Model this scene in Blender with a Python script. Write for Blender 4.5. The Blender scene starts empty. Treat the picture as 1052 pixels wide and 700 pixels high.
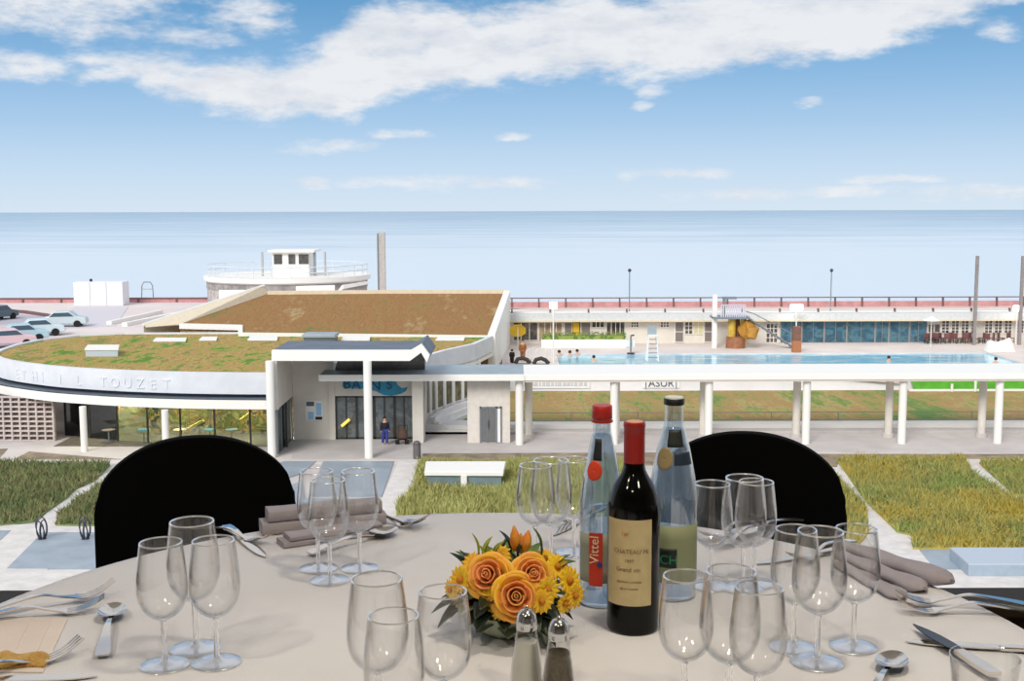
import bpy, bmesh, math, random
import numpy as np
from mathutils import Vector, Matrix
random.seed(7); np.random.seed(7)
S = bpy.context.scene
COL = S.collection
PI = math.pi
# ------------------------------------------------------------------ camera
F = 1195.0; W, H = 1052, 700
PITCH = math.atan(133.5/F); ROLL = math.radians(-0.16)
CAMZ = 1.35
R0 = Vector((1,0,0)); U0 = Vector((0,math.sin(PITCH),math.cos(PITCH))); F0 = Vector((0,math.cos(PITCH),-math.sin(PITCH)))
RT = R0*math.cos(ROLL)+U0*math.sin(ROLL); UP = -R0*math.sin(ROLL)+U0*math.cos(ROLL)
cam = bpy.data.cameras.new('camera'); camo = bpy.data.objects.new('camera', cam); COL.objects.link(camo)
cam.sensor_width = 36; cam.lens = F/W*36; cam.clip_end = 60000; cam.clip_start = .05
M4 = Matrix((RT, UP, -F0)).transposed().to_4x4(); M4.translation = (0,0,CAMZ); camo.matrix_world = M4
S.camera = camo
def ray(px,py): return RT*((px-526)/F)+UP*((350-py)/F)+F0
def G(px,py,z=0.0):          # point of the level z seen at that spot of the photograph
    d = ray(px,py); k = (z-CAMZ)/d.z; return Vector((d.x*k,d.y*k,z))
def P(px,py,Y):              # point at distance Y
    d = ray(px,py); k = Y/d.y; return Vector((d.x*k,Y,CAMZ+d.z*k))
def lin(c):
    return tuple((v/255/12.92 if v/255<=.04045 else ((v/255+.055)/1.055)**2.4) for v in c)+(1,)
# ------------------------------------------------------------------ view, sky, sun
S.view_settings.view_transform='Standard'; S.view_settings.look='None'; S.view_settings.gamma=1; S.view_settings.use_curve_mapping=False
S.view_settings.exposure = 0.0
try:
    S.cycles.max_bounces=14; S.cycles.transmission_bounces=14; S.cycles.transparent_max_bounces=24; S.cycles.glossy_bounces=6; S.cycles.diffuse_bounces=4
    S.cycles.sample_clamp_indirect=6; S.cycles.use_denoising=True; S.cycles.caustics_refractive=True; S.cycles.caustics_reflective=False
except Exception: pass
SKY_STRENGTH=1.0; SUN_STRENGTH=2.6; LAMP_POWER=13.5
def build_world():
    w = bpy.data.worlds.new('sky'); S.world = w; w.use_nodes=True; nt=w.node_tree; nt.nodes.clear(); L=nt.links
    def N(t): return nt.nodes.new(t)
    def m(op,a,b=None,c=None):
        n=N('ShaderNodeMath'); n.operation=op
        for i,v in enumerate((a,b,c)):
            if v is None: continue
            if isinstance(v,(int,float)): n.inputs[i].default_value=v
            else: L.new(v,n.inputs[i])
        return n.outputs[0]
    tc=N('ShaderNodeTexCoord'); sp=N('ShaderNodeSeparateXYZ'); L.new(tc.outputs['Generated'],sp.inputs[0])
    x,y,z=sp.outputs
    az=m('MULTIPLY',m('ARCTAN2',x,y),1195)
    hor=m('SQRT',m('ADD',m('MULTIPLY',x,x),m('MULTIPLY',y,y)))
    el=m('MULTIPLY',m('ARCTAN2',z,hor),1195)
    cb=N('ShaderNodeCombineXYZ'); L.new(m('MULTIPLY',az,1/110),cb.inputs[0]); L.new(m('MULTIPLY',el,1/42),cb.inputs[1])
    def noise(scale,detail,rough,vec=None,off=0):
        n=N('ShaderNodeTexNoise'); n.inputs['Scale'].default_value=scale; n.inputs['Detail'].default_value=detail; n.inputs['Roughness'].default_value=rough
        mp=N('ShaderNodeMapping'); mp.inputs['Location'].default_value=(off,off*.7,off); L.new(vec or cb.outputs[0],mp.inputs[0]); L.new(mp.outputs[0],n.inputs['Vector']); return n.outputs['Fac']
    n1=noise(1.1,9,.62); n2=noise(.55,6,.55,off=9.3); n3=noise(2.8,7,.65,off=3.1)
    azd=m('ADD',az,m('MULTIPLY',m('SUBTRACT',n2,.5),70)); eld=m('ADD',el,m('MULTIPLY',m('SUBTRACT',n1,.5),26))
    def curve(pts,inp):          # float curve over azimuth
        n=N('ShaderNodeFloatCurve'); c=n.mapping.curves[0]
        pp=[((px-526)/1300+.5, v/300+.2) for px,v in pts]
        c.points[0].location=pp[0]; c.points[1].location=pp[-1]
        for q in pp[1:-1]: c.points.new(*q)
        n.mapping.update(); L.new(m('ADD',m('DIVIDE',inp,1300),.5),n.inputs['Value'])
        return m('MULTIPLY',m('SUBTRACT',n.outputs[0],.2),300)
    e=lambda yy:(216-yy)*.975
    low=[(80,66),(110,72),(150,92),(200,112),(260,124),(330,124),(375,124),(392,108),(420,100),(470,98),(526,90),(600,84),(700,84),(760,80),(830,72),(900,56),(960,42),(1000,30),(1052,14),(1120,0)]
    upp=[(80,68),(110,60),(200,60),(260,60),(310,55),(345,34),(380,8),(420,0),(470,4),(526,6),(570,-6),(600,-14),(640,-4),(700,-14),(800,-14),(900,-14),(960,-20),(1052,-22),(1120,-14)]
    lo=curve([(a,e(b)) for a,b in low],azd); up=curve([(a,e(b)) for a,b in upp],azd)
    band=m('MINIMUM',m('DIVIDE',m('SUBTRACT',eld,lo),11),m('DIVIDE',m('SUBTRACT',up,eld),14))
    band=m('MINIMUM',band,1.9)
    wisp=[(75,14,112,30),(110,40,70,9),(268,20,44,20),(205,46,60,8),(22,77,50,11),(108,84,30,7),(345,150,58,7),(420,137,36,5),(470,186,125,6),(330,187,22,5),(690,179,62,5),(920,185,50,4),(790,201,90,6),(1010,199,80,8),(825,108,14,4),(665,93,18,7),(1021,47,20,9),(540,140,26,3),(660,108,14,4),(870,197,60,5)]
    fld=band
    for cx,cy,rx,ry in wisp:
        a=m('DIVIDE',m('SUBTRACT',azd,math.atan((cx-526)/1195)*1195),rx); b=m('DIVIDE',m('SUBTRACT',eld,e(cy)),ry*1.3)
        fld=m('MAXIMUM',fld,m('SUBTRACT',.82 if ry<10 else 1.0,m('ADD',m('MULTIPLY',a,a),m('MULTIPLY',b,b))))
    # broken cloud for the rest of the sky dome
    nb=N('ShaderNodeTexNoise'); nb.inputs['Scale'].default_value=2.6; nb.inputs['Detail'].default_value=5; L.new(tc.outputs['Generated'],nb.inputs['Vector'])
    away=m('MAXIMUM',m('DIVIDE',m('SUBTRACT',el,245),120),m('DIVIDE',m('SUBTRACT',m('ABSOLUTE',az),640),200))
    awc=N('ShaderNodeClamp'); L.new(away,awc.inputs[0])
    gen=m('SUBTRACT',m('MULTIPLY',awc.outputs[0],m('MULTIPLY',m('SUBTRACT',nb.outputs['Fac'],.2),5)),m('MULTIPLY',m('SUBTRACT',1,awc.outputs[0]),2))
    fld=m('MAXIMUM',fld,gen)
    fld=m('ADD',fld,m('ADD',m('MULTIPLY',m('SUBTRACT',n3,.56),3.6),m('MULTIPLY',m('SUBTRACT',n1,.5),2.2)))
    mr=N('ShaderNodeMapRange'); mr.interpolation_type='SMOOTHSTEP'; mr.inputs['From Min'].default_value=-.6; mr.inputs['From Max'].default_value=1.5; L.new(fld,mr.inputs[0])
    ramp=N('ShaderNodeValToRGB'); cr=ramp.color_ramp
    stops=[(0,(214,229,243)),(15,(209,227,243)),(45,(196,220,242)),(90,(168,203,235)),(140,(138,184,225)),(205,(104,160,207)),(420,(60,125,190)),(1400,(45,105,180))]
    L.new(m('DIVIDE',el,1400),ramp.inputs[0])
    cr.elements[0].position=0; cr.elements[0].color=lin(stops[0][1]); cr.elements[1].position=1; cr.elements[1].color=lin(stops[-1][1])
    for s,c in stops[1:-1]:
        q=cr.elements.new(s/1400); q.color=lin(c)
    cl=N('ShaderNodeValToRGB'); cl.color_ramp.elements[0].color=lin((212,217,228)); cl.color_ramp.elements[0].position=.3; cl.color_ramp.elements[1].color=lin((240,241,243)); cl.color_ramp.elements[1].position=.55; L.new(n1,cl.inputs[0])
    mx=N('ShaderNodeMix'); mx.data_type='RGBA'; L.new(m('MULTIPLY',mr.outputs[0],.93),mx.inputs[0]); L.new(ramp.outputs[0],mx.inputs[6]); L.new(cl.outputs[0],mx.inputs[7])
    bg=N('ShaderNodeBackground'); bg.inputs[1].default_value=SKY_STRENGTH; L.new(mx.outputs[2],bg.inputs[0])
    o=N('ShaderNodeOutputWorld'); L.new(bg.outputs[0],o.inputs[0])
    w.cycles.sampling_method='MANUAL'; w.cycles.sample_map_resolution=512
build_world()
sun=bpy.data.lights.new('sun','SUN'); sun.energy=SUN_STRENGTH; sun.angle=math.radians(24); sun.color=(1,.97,.93)
suno=bpy.data.objects.new('sun',sun); COL.objects.link(suno); suno.rotation_euler=(math.radians(54),0,math.radians(-24))
# warm ceiling lamps of the dining room
LAMPS=[(-1.25,.55),(.95,.35),(-.35,-.45),(.35,1.35)]
for i,(x,y) in enumerate(LAMPS):
    l=bpy.data.lights.new('ceiling_lamp_light','AREA'); l.shape='DISK'; l.size=.2; l.energy=LAMP_POWER; l.color=(1,.90,.70)
    o=bpy.data.objects.new('ceiling_lamp_light',l); COL.objects.link(o); o.location=(x,y,2.62)
# ------------------------------------------------------------------ materials
MATS={}
def mat(name,col,rough=.6,metal=0,var=0.0,vscale=3.0,col2=None,bump=0.0,bscale=20.0,spec=.5,emit=0,stretch=None,detail=4,cr=(.35,.65)):
    if name in MATS: return MATS[name]
    m=bpy.data.materials.new(name); m.use_nodes=True; nt=m.node_tree; b=nt.nodes['Principled BSDF']; L=nt.links
    b.inputs['Base Color'].default_value=lin(col); b.inputs['Roughness'].default_value=rough; b.inputs['Metallic'].default_value=metal
    b.inputs['Specular IOR Level'].default_value=spec
    if emit: b.inputs['Emission Color'].default_value=lin(col); b.inputs['Emission Strength'].default_value=emit
    tc=nt.nodes.new('ShaderNodeTexCoord'); mp=nt.nodes.new('ShaderNodeMapping'); L.new(tc.outputs['Object'],mp.inputs[0])
    if stretch: mp.inputs['Scale'].default_value=stretch
    if col2 is None and var: col2=tuple(max(0,c*(1-var)) for c in col)
    if col2 is not None:
        n=nt.nodes.new('ShaderNodeTexNoise'); n.inputs['Scale'].default_value=vscale; n.inputs['Detail'].default_value=detail; n.inputs['Roughness'].default_value=.6; L.new(mp.outputs[0],n.inputs['Vector'])
        r=nt.nodes.new('ShaderNodeValToRGB'); cols=[col]+(col2 if isinstance(col2,list) else [col2]); k=len(cols)
        e=r.color_ramp.elements; e[0].position=cr[0]; e[0].color=lin(cols[0]); e[1].position=cr[1]; e[1].color=lin(cols[-1])
        for i in range(1,k-1):
            q=e.new(cr[0]+(cr[1]-cr[0])*i/(k-1)); q.color=lin(cols[i])
        L.new(n.outputs['Fac'],r.inputs[0]); L.new(r.outputs[0],b.inputs['Base Color'])
    if bump:
        n=nt.nodes.new('ShaderNodeTexNoise'); n.inputs['Scale'].default_value=bscale; n.inputs['Detail'].default_value=5; L.new(mp.outputs[0],n.inputs['Vector'])
        bp=nt.nodes.new('ShaderNodeBump'); bp.inputs['Strength'].default_value=bump; bp.inputs['Distance'].default_value=.02; L.new(n.outputs['Fac'],bp.inputs['Height']); L.new(bp.outputs[0],b.inputs['Normal'])
    MATS[name]=m; return m
def glass_mat(name,col=(255,255,255),ior=1.45,rough=0.0):
    if name in MATS: return MATS[name]
    m=bpy.data.materials.new(name); m.use_nodes=True; nt=m.node_tree; nt.nodes.clear()
    g=nt.nodes.new('ShaderNodeBsdfGlass'); g.inputs['Color'].default_value=lin(col); g.inputs['IOR'].default_value=ior; g.inputs['Roughness'].default_value=rough
    o=nt.nodes.new('ShaderNodeOutputMaterial'); nt.links.new(g.outputs[0],o.inputs[0]); MATS[name]=m; return m
def pane_mat(name,tint=(90,110,110),refl=.25,alpha_col=None):
    if name in MATS: return MATS[name]
    m=bpy.data.materials.new(name); m.use_nodes=True; nt=m.node_tree; nt.nodes.clear()
    t=nt.nodes.new('ShaderNodeBsdfTransparent'); t.inputs[0].default_value=lin(tint)
    g=nt.nodes.new('ShaderNodeBsdfGlossy'); g.inputs['Roughness'].default_value=.04; g.inputs[0].default_value=(.8,.85,.85,1)
    mx=nt.nodes.new('ShaderNodeMixShader'); f=nt.nodes.new('ShaderNodeFresnel'); f.inputs[0].default_value=1.5
    a=nt.nodes.new('ShaderNodeMath'); a.operation='ADD'; a.inputs[1].default_value=refl*.3; nt.links.new(f.outputs[0],a.inputs[0])
    nt.links.new(a.outputs[0],mx.inputs[0]); nt.links.new(t.outputs[0],mx.inputs[1]); nt.links.new(g.outputs[0],mx.inputs[2])
    o=nt.nodes.new('ShaderNodeOutputMaterial'); nt.links.new(mx.outputs[0],o.inputs[0]); MATS[name]=m; return m
WHITE=mat('white_render',(236,234,232),.8,var=.05,vscale=.6,bump=.2,bscale=4)
WHITE2=mat('white_paint',(238,236,230),.6)
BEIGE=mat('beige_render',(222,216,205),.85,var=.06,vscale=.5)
CONC=mat('pale_concrete',(205,198,194),.9,var=.09,vscale=.35,bump=.3,bscale=3)
PATH=mat('white_gravel',(222,217,212),.9,var=.08,vscale=1.5)
DKROOF=mat('dark_roofing',(98,108,122),.5,var=.12,vscale=.8)
GREYROOF=mat('grey_blue_roofing',(158,172,180),.5,var=.08,vscale=.8)
SLAB=mat('blue_grey_slab',(160,172,182),.5,var=.1,vscale=.7)
DARK=mat('dark_metal',(52,52,54),.45,var=.1)
GREYM=mat('grey_metal',(140,145,150),.4,metal=.4)
PINK=mat('faded_red_paint',(205,148,148),.7,var=.12,vscale=1.5)
RAILD=mat('brown_rail',(112,82,84),.6)
BLACKIN=mat('dark_interior',(42,42,36),.9,var=.4,vscale=1.2,col2=[(70,66,50),(60,72,48),(30,30,28)])
# ------------------------------------------------------------------ mesh helpers
class MB:
    def __init__(s): s.v=[]; s.f=[]
    def add(s,vs,fs):
        n=len(s.v); s.v+= [tuple(v) for v in vs]; s.f+=[tuple(i+n for i in f) for f in fs]; return s
    def box(s,a,b,rz=0,c=None):
        x0,y0,z0=a; x1,y1,z1=b
        vs=[(x0,y0,z0),(x1,y0,z0),(x1,y1,z0),(x0,y1,z0),(x0,y0,z1),(x1,y0,z1),(x1,y1,z1),(x0,y1,z1)]
        if rz:
            cx,cy=((x0+x1)/2,(y0+y1)/2) if c is None else c; q,w=math.cos(rz),math.sin(rz)
            vs=[(cx+(x-cx)*q-(y-cy)*w, cy+(x-cx)*w+(y-cy)*q, z) for x,y,z in vs]
        return s.add(vs,[(0,3,2,1),(4,5,6,7),(0,1,5,4),(1,2,6,5),(2,3,7,6),(3,0,4,7)])
    def prism(s,poly,z0,z1):
        n=len(poly); ar=sum(poly[i][0]*poly[(i+1)%n][1]-poly[(i+1)%n][0]*poly[i][1] for i in range(n))
        if ar<0: poly=poly[::-1]
        zf=(lambda q:(q[2] if len(q)>2 else z1))
        return s.add([(p[0],p[1],z0) for p in poly]+[(p[0],p[1],zf(p)) for p in poly],[tuple(range(n))[::-1],tuple(range(n,2*n))]+[(i,(i+1)%n,n+(i+1)%n,n+i) for i in range(n)])
    def extr(s,pts,vec):      # closed outline swept along vec
        n=len(pts); v=Vector(vec)
        return s.add(list(pts)+[tuple(Vector(p)+v) for p in pts],[tuple(range(n))[::-1],tuple(range(n,2*n))]+[(i,(i+1)%n,n+(i+1)%n,n+i) for i in range(n)])
    def lathe(s,prof,c=(0,0,0),n=32,closed=False):
        vs=[];fs=[];k=len(prof)
        for r,z in prof:
            for i in range(n): a=2*PI*i/n; vs.append((c[0]+r*math.cos(a),c[1]+r*math.sin(a),c[2]+z))
        for j in range(k-1 if not closed else k):
            j2=(j+1)%k
            for i in range(n): fs.append((j*n+i,j*n+(i+1)%n,j2*n+(i+1)%n,j2*n+i))
        if not closed: fs+= [tuple(range(n))[::-1],tuple((k-1)*n+i for i in range(n))]
        return s.add(vs,fs)
    def tube(s,pts,r,n=8,rs=None):
        pts=[Vector(p) for p in pts]; vs=[];fs=[]; k=len(pts); up=None
        for i,p in enumerate(pts):
            t=(pts[min(i+1,k-1)]-pts[max(i-1,0)]).normalized()
            if up is None: up=Vector((0,0,1)) if abs(t.z)<.9 else Vector((0,1,0))
            a=t.cross(up); 
            if a.length<1e-4: a=t.cross(Vector((1,0,0)))
            a.normalize(); b=a.cross(t).normalized(); up=b; rr=rs[i] if rs else r
            for j in range(n): q=2*PI*j/n; vs.append(tuple(p+a*math.cos(q)*rr+b*math.sin(q)*rr))
        for i in range(k-1):
            for j in range(n): fs.append((i*n+j,i*n+(j+1)%n,(i+1)*n+(j+1)%n,(i+1)*n+j))
        fs+=[tuple(range(n))[::-1],tuple((k-1)*n+j for j in range(n))]
        return s.add(vs,fs)
    def cyl(s,c,r,z0,z1,n=20,r2=None): return s.lathe([(r,z0),(r if r2 is None else r2,z1)],(c[0],c[1],0),n)
    def ball(s,c,r,n=12,m=8,sc=(1,1,1)):
        vs=[(c[0],c[1],c[2]-r*sc[2])];fs=[]
        for j in range(1,m):
            a=-PI/2+PI*j/m
            for i in range(n): q=2*PI*i/n; vs.append((c[0]+r*sc[0]*math.cos(a)*math.cos(q),c[1]+r*sc[1]*math.cos(a)*math.sin(q),c[2]+r*sc[2]*math.sin(a)))
        vs.append((c[0],c[1],c[2]+r*sc[2])); T=len(vs)-1
        for i in range(n):
            fs.append((0,1+(i+1)%n,1+i)); fs.append((T,T-n+i,T-n+(i+1)%n))
            for j in range(m-2): fs.append((1+j*n+i,1+j*n+(i+1)%n,1+(j+1)*n+(i+1)%n,1+(j+1)*n+i))
        return s.add(vs,fs)
    def grid(s,fn,nu,nv,thick=0,closeu=False):   # fn(u,v)->point ; optional thickness
        vs=[];fs=[]
        for j in range(nv+1):
            for i in range(nu+1): vs.append(tuple(fn(i/nu,j/nv)))
        for j in range(nv):
            for i in range(nu): a=j*(nu+1)+i; fs.append((a,a+1,a+nu+2,a+nu+1))
        return s.add(vs,fs)
    def build(s,name,m,parent=None,smooth=False,bevel=0,solid=0,sub=0,seg=2):
        me=bpy.data.meshes.new(name); off=Vector(parent.location) if parent is not None else Vector((0,0,0))
        if parent is not None and parent.parent is not None: off+=Vector(parent.parent.location)
        me.from_pydata([tuple(Vector(v)-off) for v in s.v],[],s.f); me.update()
        if smooth:
            me.polygons.foreach_set('use_smooth',[True]*len(me.polygons))
            try: me.set_sharp_from_angle(angle=math.radians(42))
            except Exception: pass
        me.materials.append(m); o=bpy.data.objects.new(name,me); COL.objects.link(o)
        if parent is not None: o.parent=parent
        if solid: q=o.modifiers.new('s','SOLIDIFY'); q.thickness=solid; q.offset=0
        if bevel: q=o.modifiers.new('b','BEVEL'); q.width=bevel; q.segments=seg; q.limit_method='ANGLE'; q.angle_limit=math.radians(40)
        if sub: q=o.modifiers.new('u','SUBSURF'); q.levels=sub; q.render_levels=sub
        return o
def tag(o,label=None,cat=None,group=None,kind=None):
    if label: o['label']=label
    if cat: o['category']=cat
    if group: o['group']=group
    if kind: o['kind']=kind
    return o
def thing(name,loc,label,cat,group=None):
    o=bpy.data.objects.new(name,None); COL.objects.link(o); o.location=loc; o.empty_display_size=.1; return tag(o,label,cat,group)
def struct(name,mb,m,**k):
    o=mb.build(name,m,**k); o['kind']='structure'; return o
def kids(o): return [c for c in bpy.data.objects if c.parent==o]
def dup(o,loc,rz=0,label=None,group=None,parent=None):
    c=o.copy(); COL.objects.link(c); c.parent=parent
    if parent is None:
        c.location=loc; c.rotation_euler=(0,0,rz)
        if label: c['label']=label
        if group: c['group']=group
    for k in kids(o): dup(k,None,parent=c)
    return c
def catmull(pts,n=6,closed=False):
    out=[]; k=len(pts); pts=[Vector(p) for p in pts]
    rng=range(k) if closed else range(k-1)
    for i in rng:
        p0=pts[(i-1)%k] if (closed or i>0) else pts[0]; p1=pts[i]; p2=pts[(i+1)%k]; p3=pts[(i+2)%k] if (closed or i+2<k) else pts[-1]
        for j in range(n):
            t=j/n; out.append(.5*((2*p1)+(p2-p0)*t+(2*p0-5*p1+4*p2-p3)*t*t+(3*p1-3*p2+p3-p0)*t**3))
    if not closed: out.append(pts[-1])
    return out
def text_mb(txt,size,depth=.002,align='CENTER'):    # text in the XY plane
    c=bpy.data.curves.new('t','FONT'); c.body=txt; c.size=size; c.extrude=depth/2; c.align_x=align; c.resolution_u=3
    o=bpy.data.objects.new('t',c); COL.objects.link(o); dg=bpy.context.evaluated_depsgraph_get(); me=bpy.data.meshes.new_from_object(o.evaluated_get(dg))
    mb=MB(); mb.add([tuple(v.co) for v in me.vertices],[tuple(p.vertices) for p in me.polygons])
    bpy.data.objects.remove(o); bpy.data.curves.remove(c); bpy.data.meshes.remove(me); return mb
def text_at(txt,size,depth,pos,right,up,align='CENTER'):
    m=text_mb(txt,size,depth,align); r=Vector(right).normalized(); u=Vector(up).normalized(); n=r.cross(u); p=Vector(pos)
    m.v=[tuple(p+r*v[0]+u*v[1]+n*v[2]) for v in m.v]; return m
def inpoly(x,y,poly):
    c=np.zeros(len(x),bool); n=len(poly)
    for i in range(n):
        x0,y0=poly[i][0],poly[i][1]; x1,y1=poly[(i+1)%n][0],poly[(i+1)%n][1]
        k=((y0>y)!=(y1>y)); c^= k&(x<(x1-x0)*(y-y0)/((y1-y0) if y1!=y0 else 1e-9)+x0)
    return c
# ------------------------------------------------------------------ the dining room
SILLY=3.1; SILLZ=P(526,605.5,SILLY+.165).z
struct('floor',MB().box((-4.6,-4.2,-.12),(4.6,3.4,0)),mat('wood_floor',(92,66,44),.5,var=.3,vscale=2,stretch=(1,8,1)))
BROWN=mat('dark_brown_panel',(46,36,18),.7)
struct('wall_front',MB().box((-4.6,SILLY+.04,0),(4.6,SILLY+.14,SILLZ-.03)),BROWN)
struct('trim_1',MB().box((-4.6,SILLY,SILLZ-.03),(4.6,SILLY+.165,SILLZ)),BROWN)
ROOMW=mat('room_wall',(222,212,198),.8)
struct('wall_left',MB().box((-4.7,-4.2,0),(-4.6,3.1,2.8)),ROOMW); struct('wall_right',MB().box((4.6,-4.2,0),(4.7,3.1,2.8)),ROOMW)
struct('wall_back',MB().box((-4.7,-4.3,0),(4.7,-4.2,2.8)),ROOMW)
struct('ceiling',MB().box((-4.7,-4.3,2.8),(4.7,3.1,2.9)),mat('room_ceiling',(236,230,220),.8))
lm=None
for i,(x,y) in enumerate(LAMPS):
    lab='round white ceiling downlight above the dining table, '+['left of the camera','right of the camera','just behind the camera','over the middle of the table'][i]
    r=thing('ceiling_lamp',(x,y,2.8),lab,'ceiling lamp','downlights over the table')
    MB().lathe([(.13,-.16),(.15,-.16),(.15,0),(.13,0)],(x,y,2.8),24,closed=True).build('housing',mat('lamp_white',(235,232,225),.5),r,smooth=True)
# ------------------------------------------------------------------ sea
ZSEA=-22
def sea_mat():
    m=bpy.data.materials.new('sea_water'); m.use_nodes=True; nt=m.node_tree; b=nt.nodes['Principled BSDF']; L=nt.links
    b.inputs['Roughness'].default_value=.32; b.inputs['IOR'].default_value=1.33; b.inputs['Specular IOR Level'].default_value=.25
    g=nt.nodes.new('ShaderNodeNewGeometry'); sp=nt.nodes.new('ShaderNodeSeparateXYZ'); L.new(g.outputs['Position'],sp.inputs[0])
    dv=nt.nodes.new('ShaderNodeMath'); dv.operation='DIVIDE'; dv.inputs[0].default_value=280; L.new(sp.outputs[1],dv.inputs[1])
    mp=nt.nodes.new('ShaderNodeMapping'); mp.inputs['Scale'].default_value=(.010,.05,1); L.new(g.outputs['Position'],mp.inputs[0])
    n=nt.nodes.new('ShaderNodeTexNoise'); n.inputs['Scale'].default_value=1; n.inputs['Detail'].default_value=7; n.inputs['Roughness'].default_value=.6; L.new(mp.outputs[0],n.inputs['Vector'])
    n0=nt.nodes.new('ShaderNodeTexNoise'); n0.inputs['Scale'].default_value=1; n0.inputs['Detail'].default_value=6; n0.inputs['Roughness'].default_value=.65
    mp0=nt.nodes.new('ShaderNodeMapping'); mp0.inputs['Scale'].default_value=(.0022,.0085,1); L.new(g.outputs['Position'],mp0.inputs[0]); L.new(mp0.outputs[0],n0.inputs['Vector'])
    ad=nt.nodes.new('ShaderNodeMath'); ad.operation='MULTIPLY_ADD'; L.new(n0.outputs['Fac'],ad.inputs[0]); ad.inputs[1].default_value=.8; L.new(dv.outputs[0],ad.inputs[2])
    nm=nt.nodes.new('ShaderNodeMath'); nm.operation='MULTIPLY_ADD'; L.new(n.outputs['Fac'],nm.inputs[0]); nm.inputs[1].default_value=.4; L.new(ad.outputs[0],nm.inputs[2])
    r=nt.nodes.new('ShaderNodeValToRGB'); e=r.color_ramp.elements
    # paler towards the beach, darker and greyer offshore
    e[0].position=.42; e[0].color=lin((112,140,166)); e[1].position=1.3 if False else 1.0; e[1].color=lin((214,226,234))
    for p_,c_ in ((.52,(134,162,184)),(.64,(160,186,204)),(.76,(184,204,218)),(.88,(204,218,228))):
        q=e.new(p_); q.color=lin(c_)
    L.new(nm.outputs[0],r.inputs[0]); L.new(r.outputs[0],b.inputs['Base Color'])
    n2=nt.nodes.new('ShaderNodeTexNoise'); n2.inputs['Scale'].default_value=1; n2.inputs['Detail'].default_value=6
    mp2=nt.nodes.new('ShaderNodeMapping'); mp2.inputs['Scale'].default_value=(.08,.3,1); L.new(g.outputs['Position'],mp2.inputs[0]); L.new(mp2.outputs[0],n2.inputs['Vector'])
    bp=nt.nodes.new('ShaderNodeBump'); bp.inputs['Strength'].default_value=.25; bp.inputs['Distance'].default_value=.5; L.new(n2.outputs['Fac'],bp.inputs['Height']); L.new(bp.outputs[0],b.inputs['Normal'])
    return m
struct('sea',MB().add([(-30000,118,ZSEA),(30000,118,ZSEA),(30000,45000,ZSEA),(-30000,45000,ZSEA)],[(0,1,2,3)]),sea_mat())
# ------------------------------------------------------------------ grounds
ZG=CAMZ-14.0; ZP=-10.65; ZR=-7.96; ZL=-9.0
struct('plaza_ground',MB().box((-70,20,ZG-.5),(90,90,ZG)),CONC)
def gp(pts,z=ZG): return [tuple(G(x,y,z))[:2] for x,y in pts]
def ground_piece(name,pts,m,h=.03,z=ZG):
    return struct(name,MB().prism(gp(pts,z+h),z-.02,z+h),m)
ground_piece('terrace_paving',[(-40,463),(30,458),(300,463),(300,472),(408,472),(434,473),(434,467),(700,465),(1100,466),(1100,478),(-40,476)],mat('terrace_stone',(214,206,200),.9,var=.05,vscale=.5),.02)
ground_piece('path',[(380,540),(410,472),(433,472),(404,540)],PATH,.03)
ground_piece('path',[(0,600),(0,585),(60,512),(135,473),(160,473),(75,540),(40,600)],PATH,.03)
ground_piece('path',[(845,472),(862,472),(1012,600),(940,600),(895,560)],PATH,.03)
ground_piece('path',[(985,478),(1004,478),(1060,520),(1060,532)],PATH,.025)
ground_piece('white_kerb',[(-80,585.5),(1130,585.5),(1160,640),(-110,640)],PATH,.06)
ground_piece('path',[(-60,539),(125,539),(125,547),(42,547),(2,600),(-60,600)],PATH,.035)
for pts in ([(292,474),(325,474),(310,486),(270,500),(250,486)],[(332,474),(405,474),(392,510),(318,510)],[(310,494),(314,512),(392,514),(386,540),(290,540),(295,500)],
            [(7,584),(44,547),(122,547),(122,584)],[(-40,545),(11,545),(-5,560),(-40,600)],[(943,563),(1090,563),(1090,594),(968,594)]):
    ground_piece('paving_slab',pts,SLAB,.05)
SOIL=mat('bare_soil',(158,142,118),.95,var=.25,vscale=1.2,bump=.6,bscale=4)
for pts in ([(14,472),(30,464),(125,472)],[(-20,462),(8,461),(0,470),(-20,472)],[(434,466),(700,465),(860,466.5),(1100,466.5),(1100,471),(862,472),(860,480),(434,475)]):
    ground_piece('soil_bed',pts,SOIL,.04)
# ------------------------------------------------------------------ plant beds
def veg_mat(name,cols,scale=.35):
    m=bpy.data.materials.new(name); m.use_nodes=True; nt=m.node_tree; b=nt.nodes['Principled BSDF']; L=nt.links; b.inputs['Roughness'].default_value=.85; b.inputs['Specular IOR Level'].default_value=.2
    at=nt.nodes.new('ShaderNodeAttribute'); at.attribute_name='tone'
    g=nt.nodes.new('ShaderNodeNewGeometry'); n=nt.nodes.new('ShaderNodeTexNoise'); n.inputs['Scale'].default_value=scale; n.inputs['Detail'].default_value=5; n.inputs['Roughness'].default_value=.65; L.new(g.outputs['Position'],n.inputs['Vector'])
    a=nt.nodes.new('ShaderNodeMath'); a.operation='MULTIPLY_ADD'; a.inputs[1].default_value=.3; L.new(at.outputs['Fac'],a.inputs[0]); L.new(n.outputs['Fac'],a.inputs[2])
    r=nt.nodes.new('ShaderNodeValToRGB'); e=r.color_ramp.elements; e[0].position=.40; e[0].color=lin(cols[0]); e[1].position=.88; e[1].color=lin(cols[-1])
    for i in range(1,len(cols)-1): q=e.new(.40+.48*i/(len(cols)-1)); q.color=lin(cols[i])
    L.new(a.outputs[0],r.inputs[0]); L.new(r.outputs[0],b.inputs['Base Color']); return m
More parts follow.
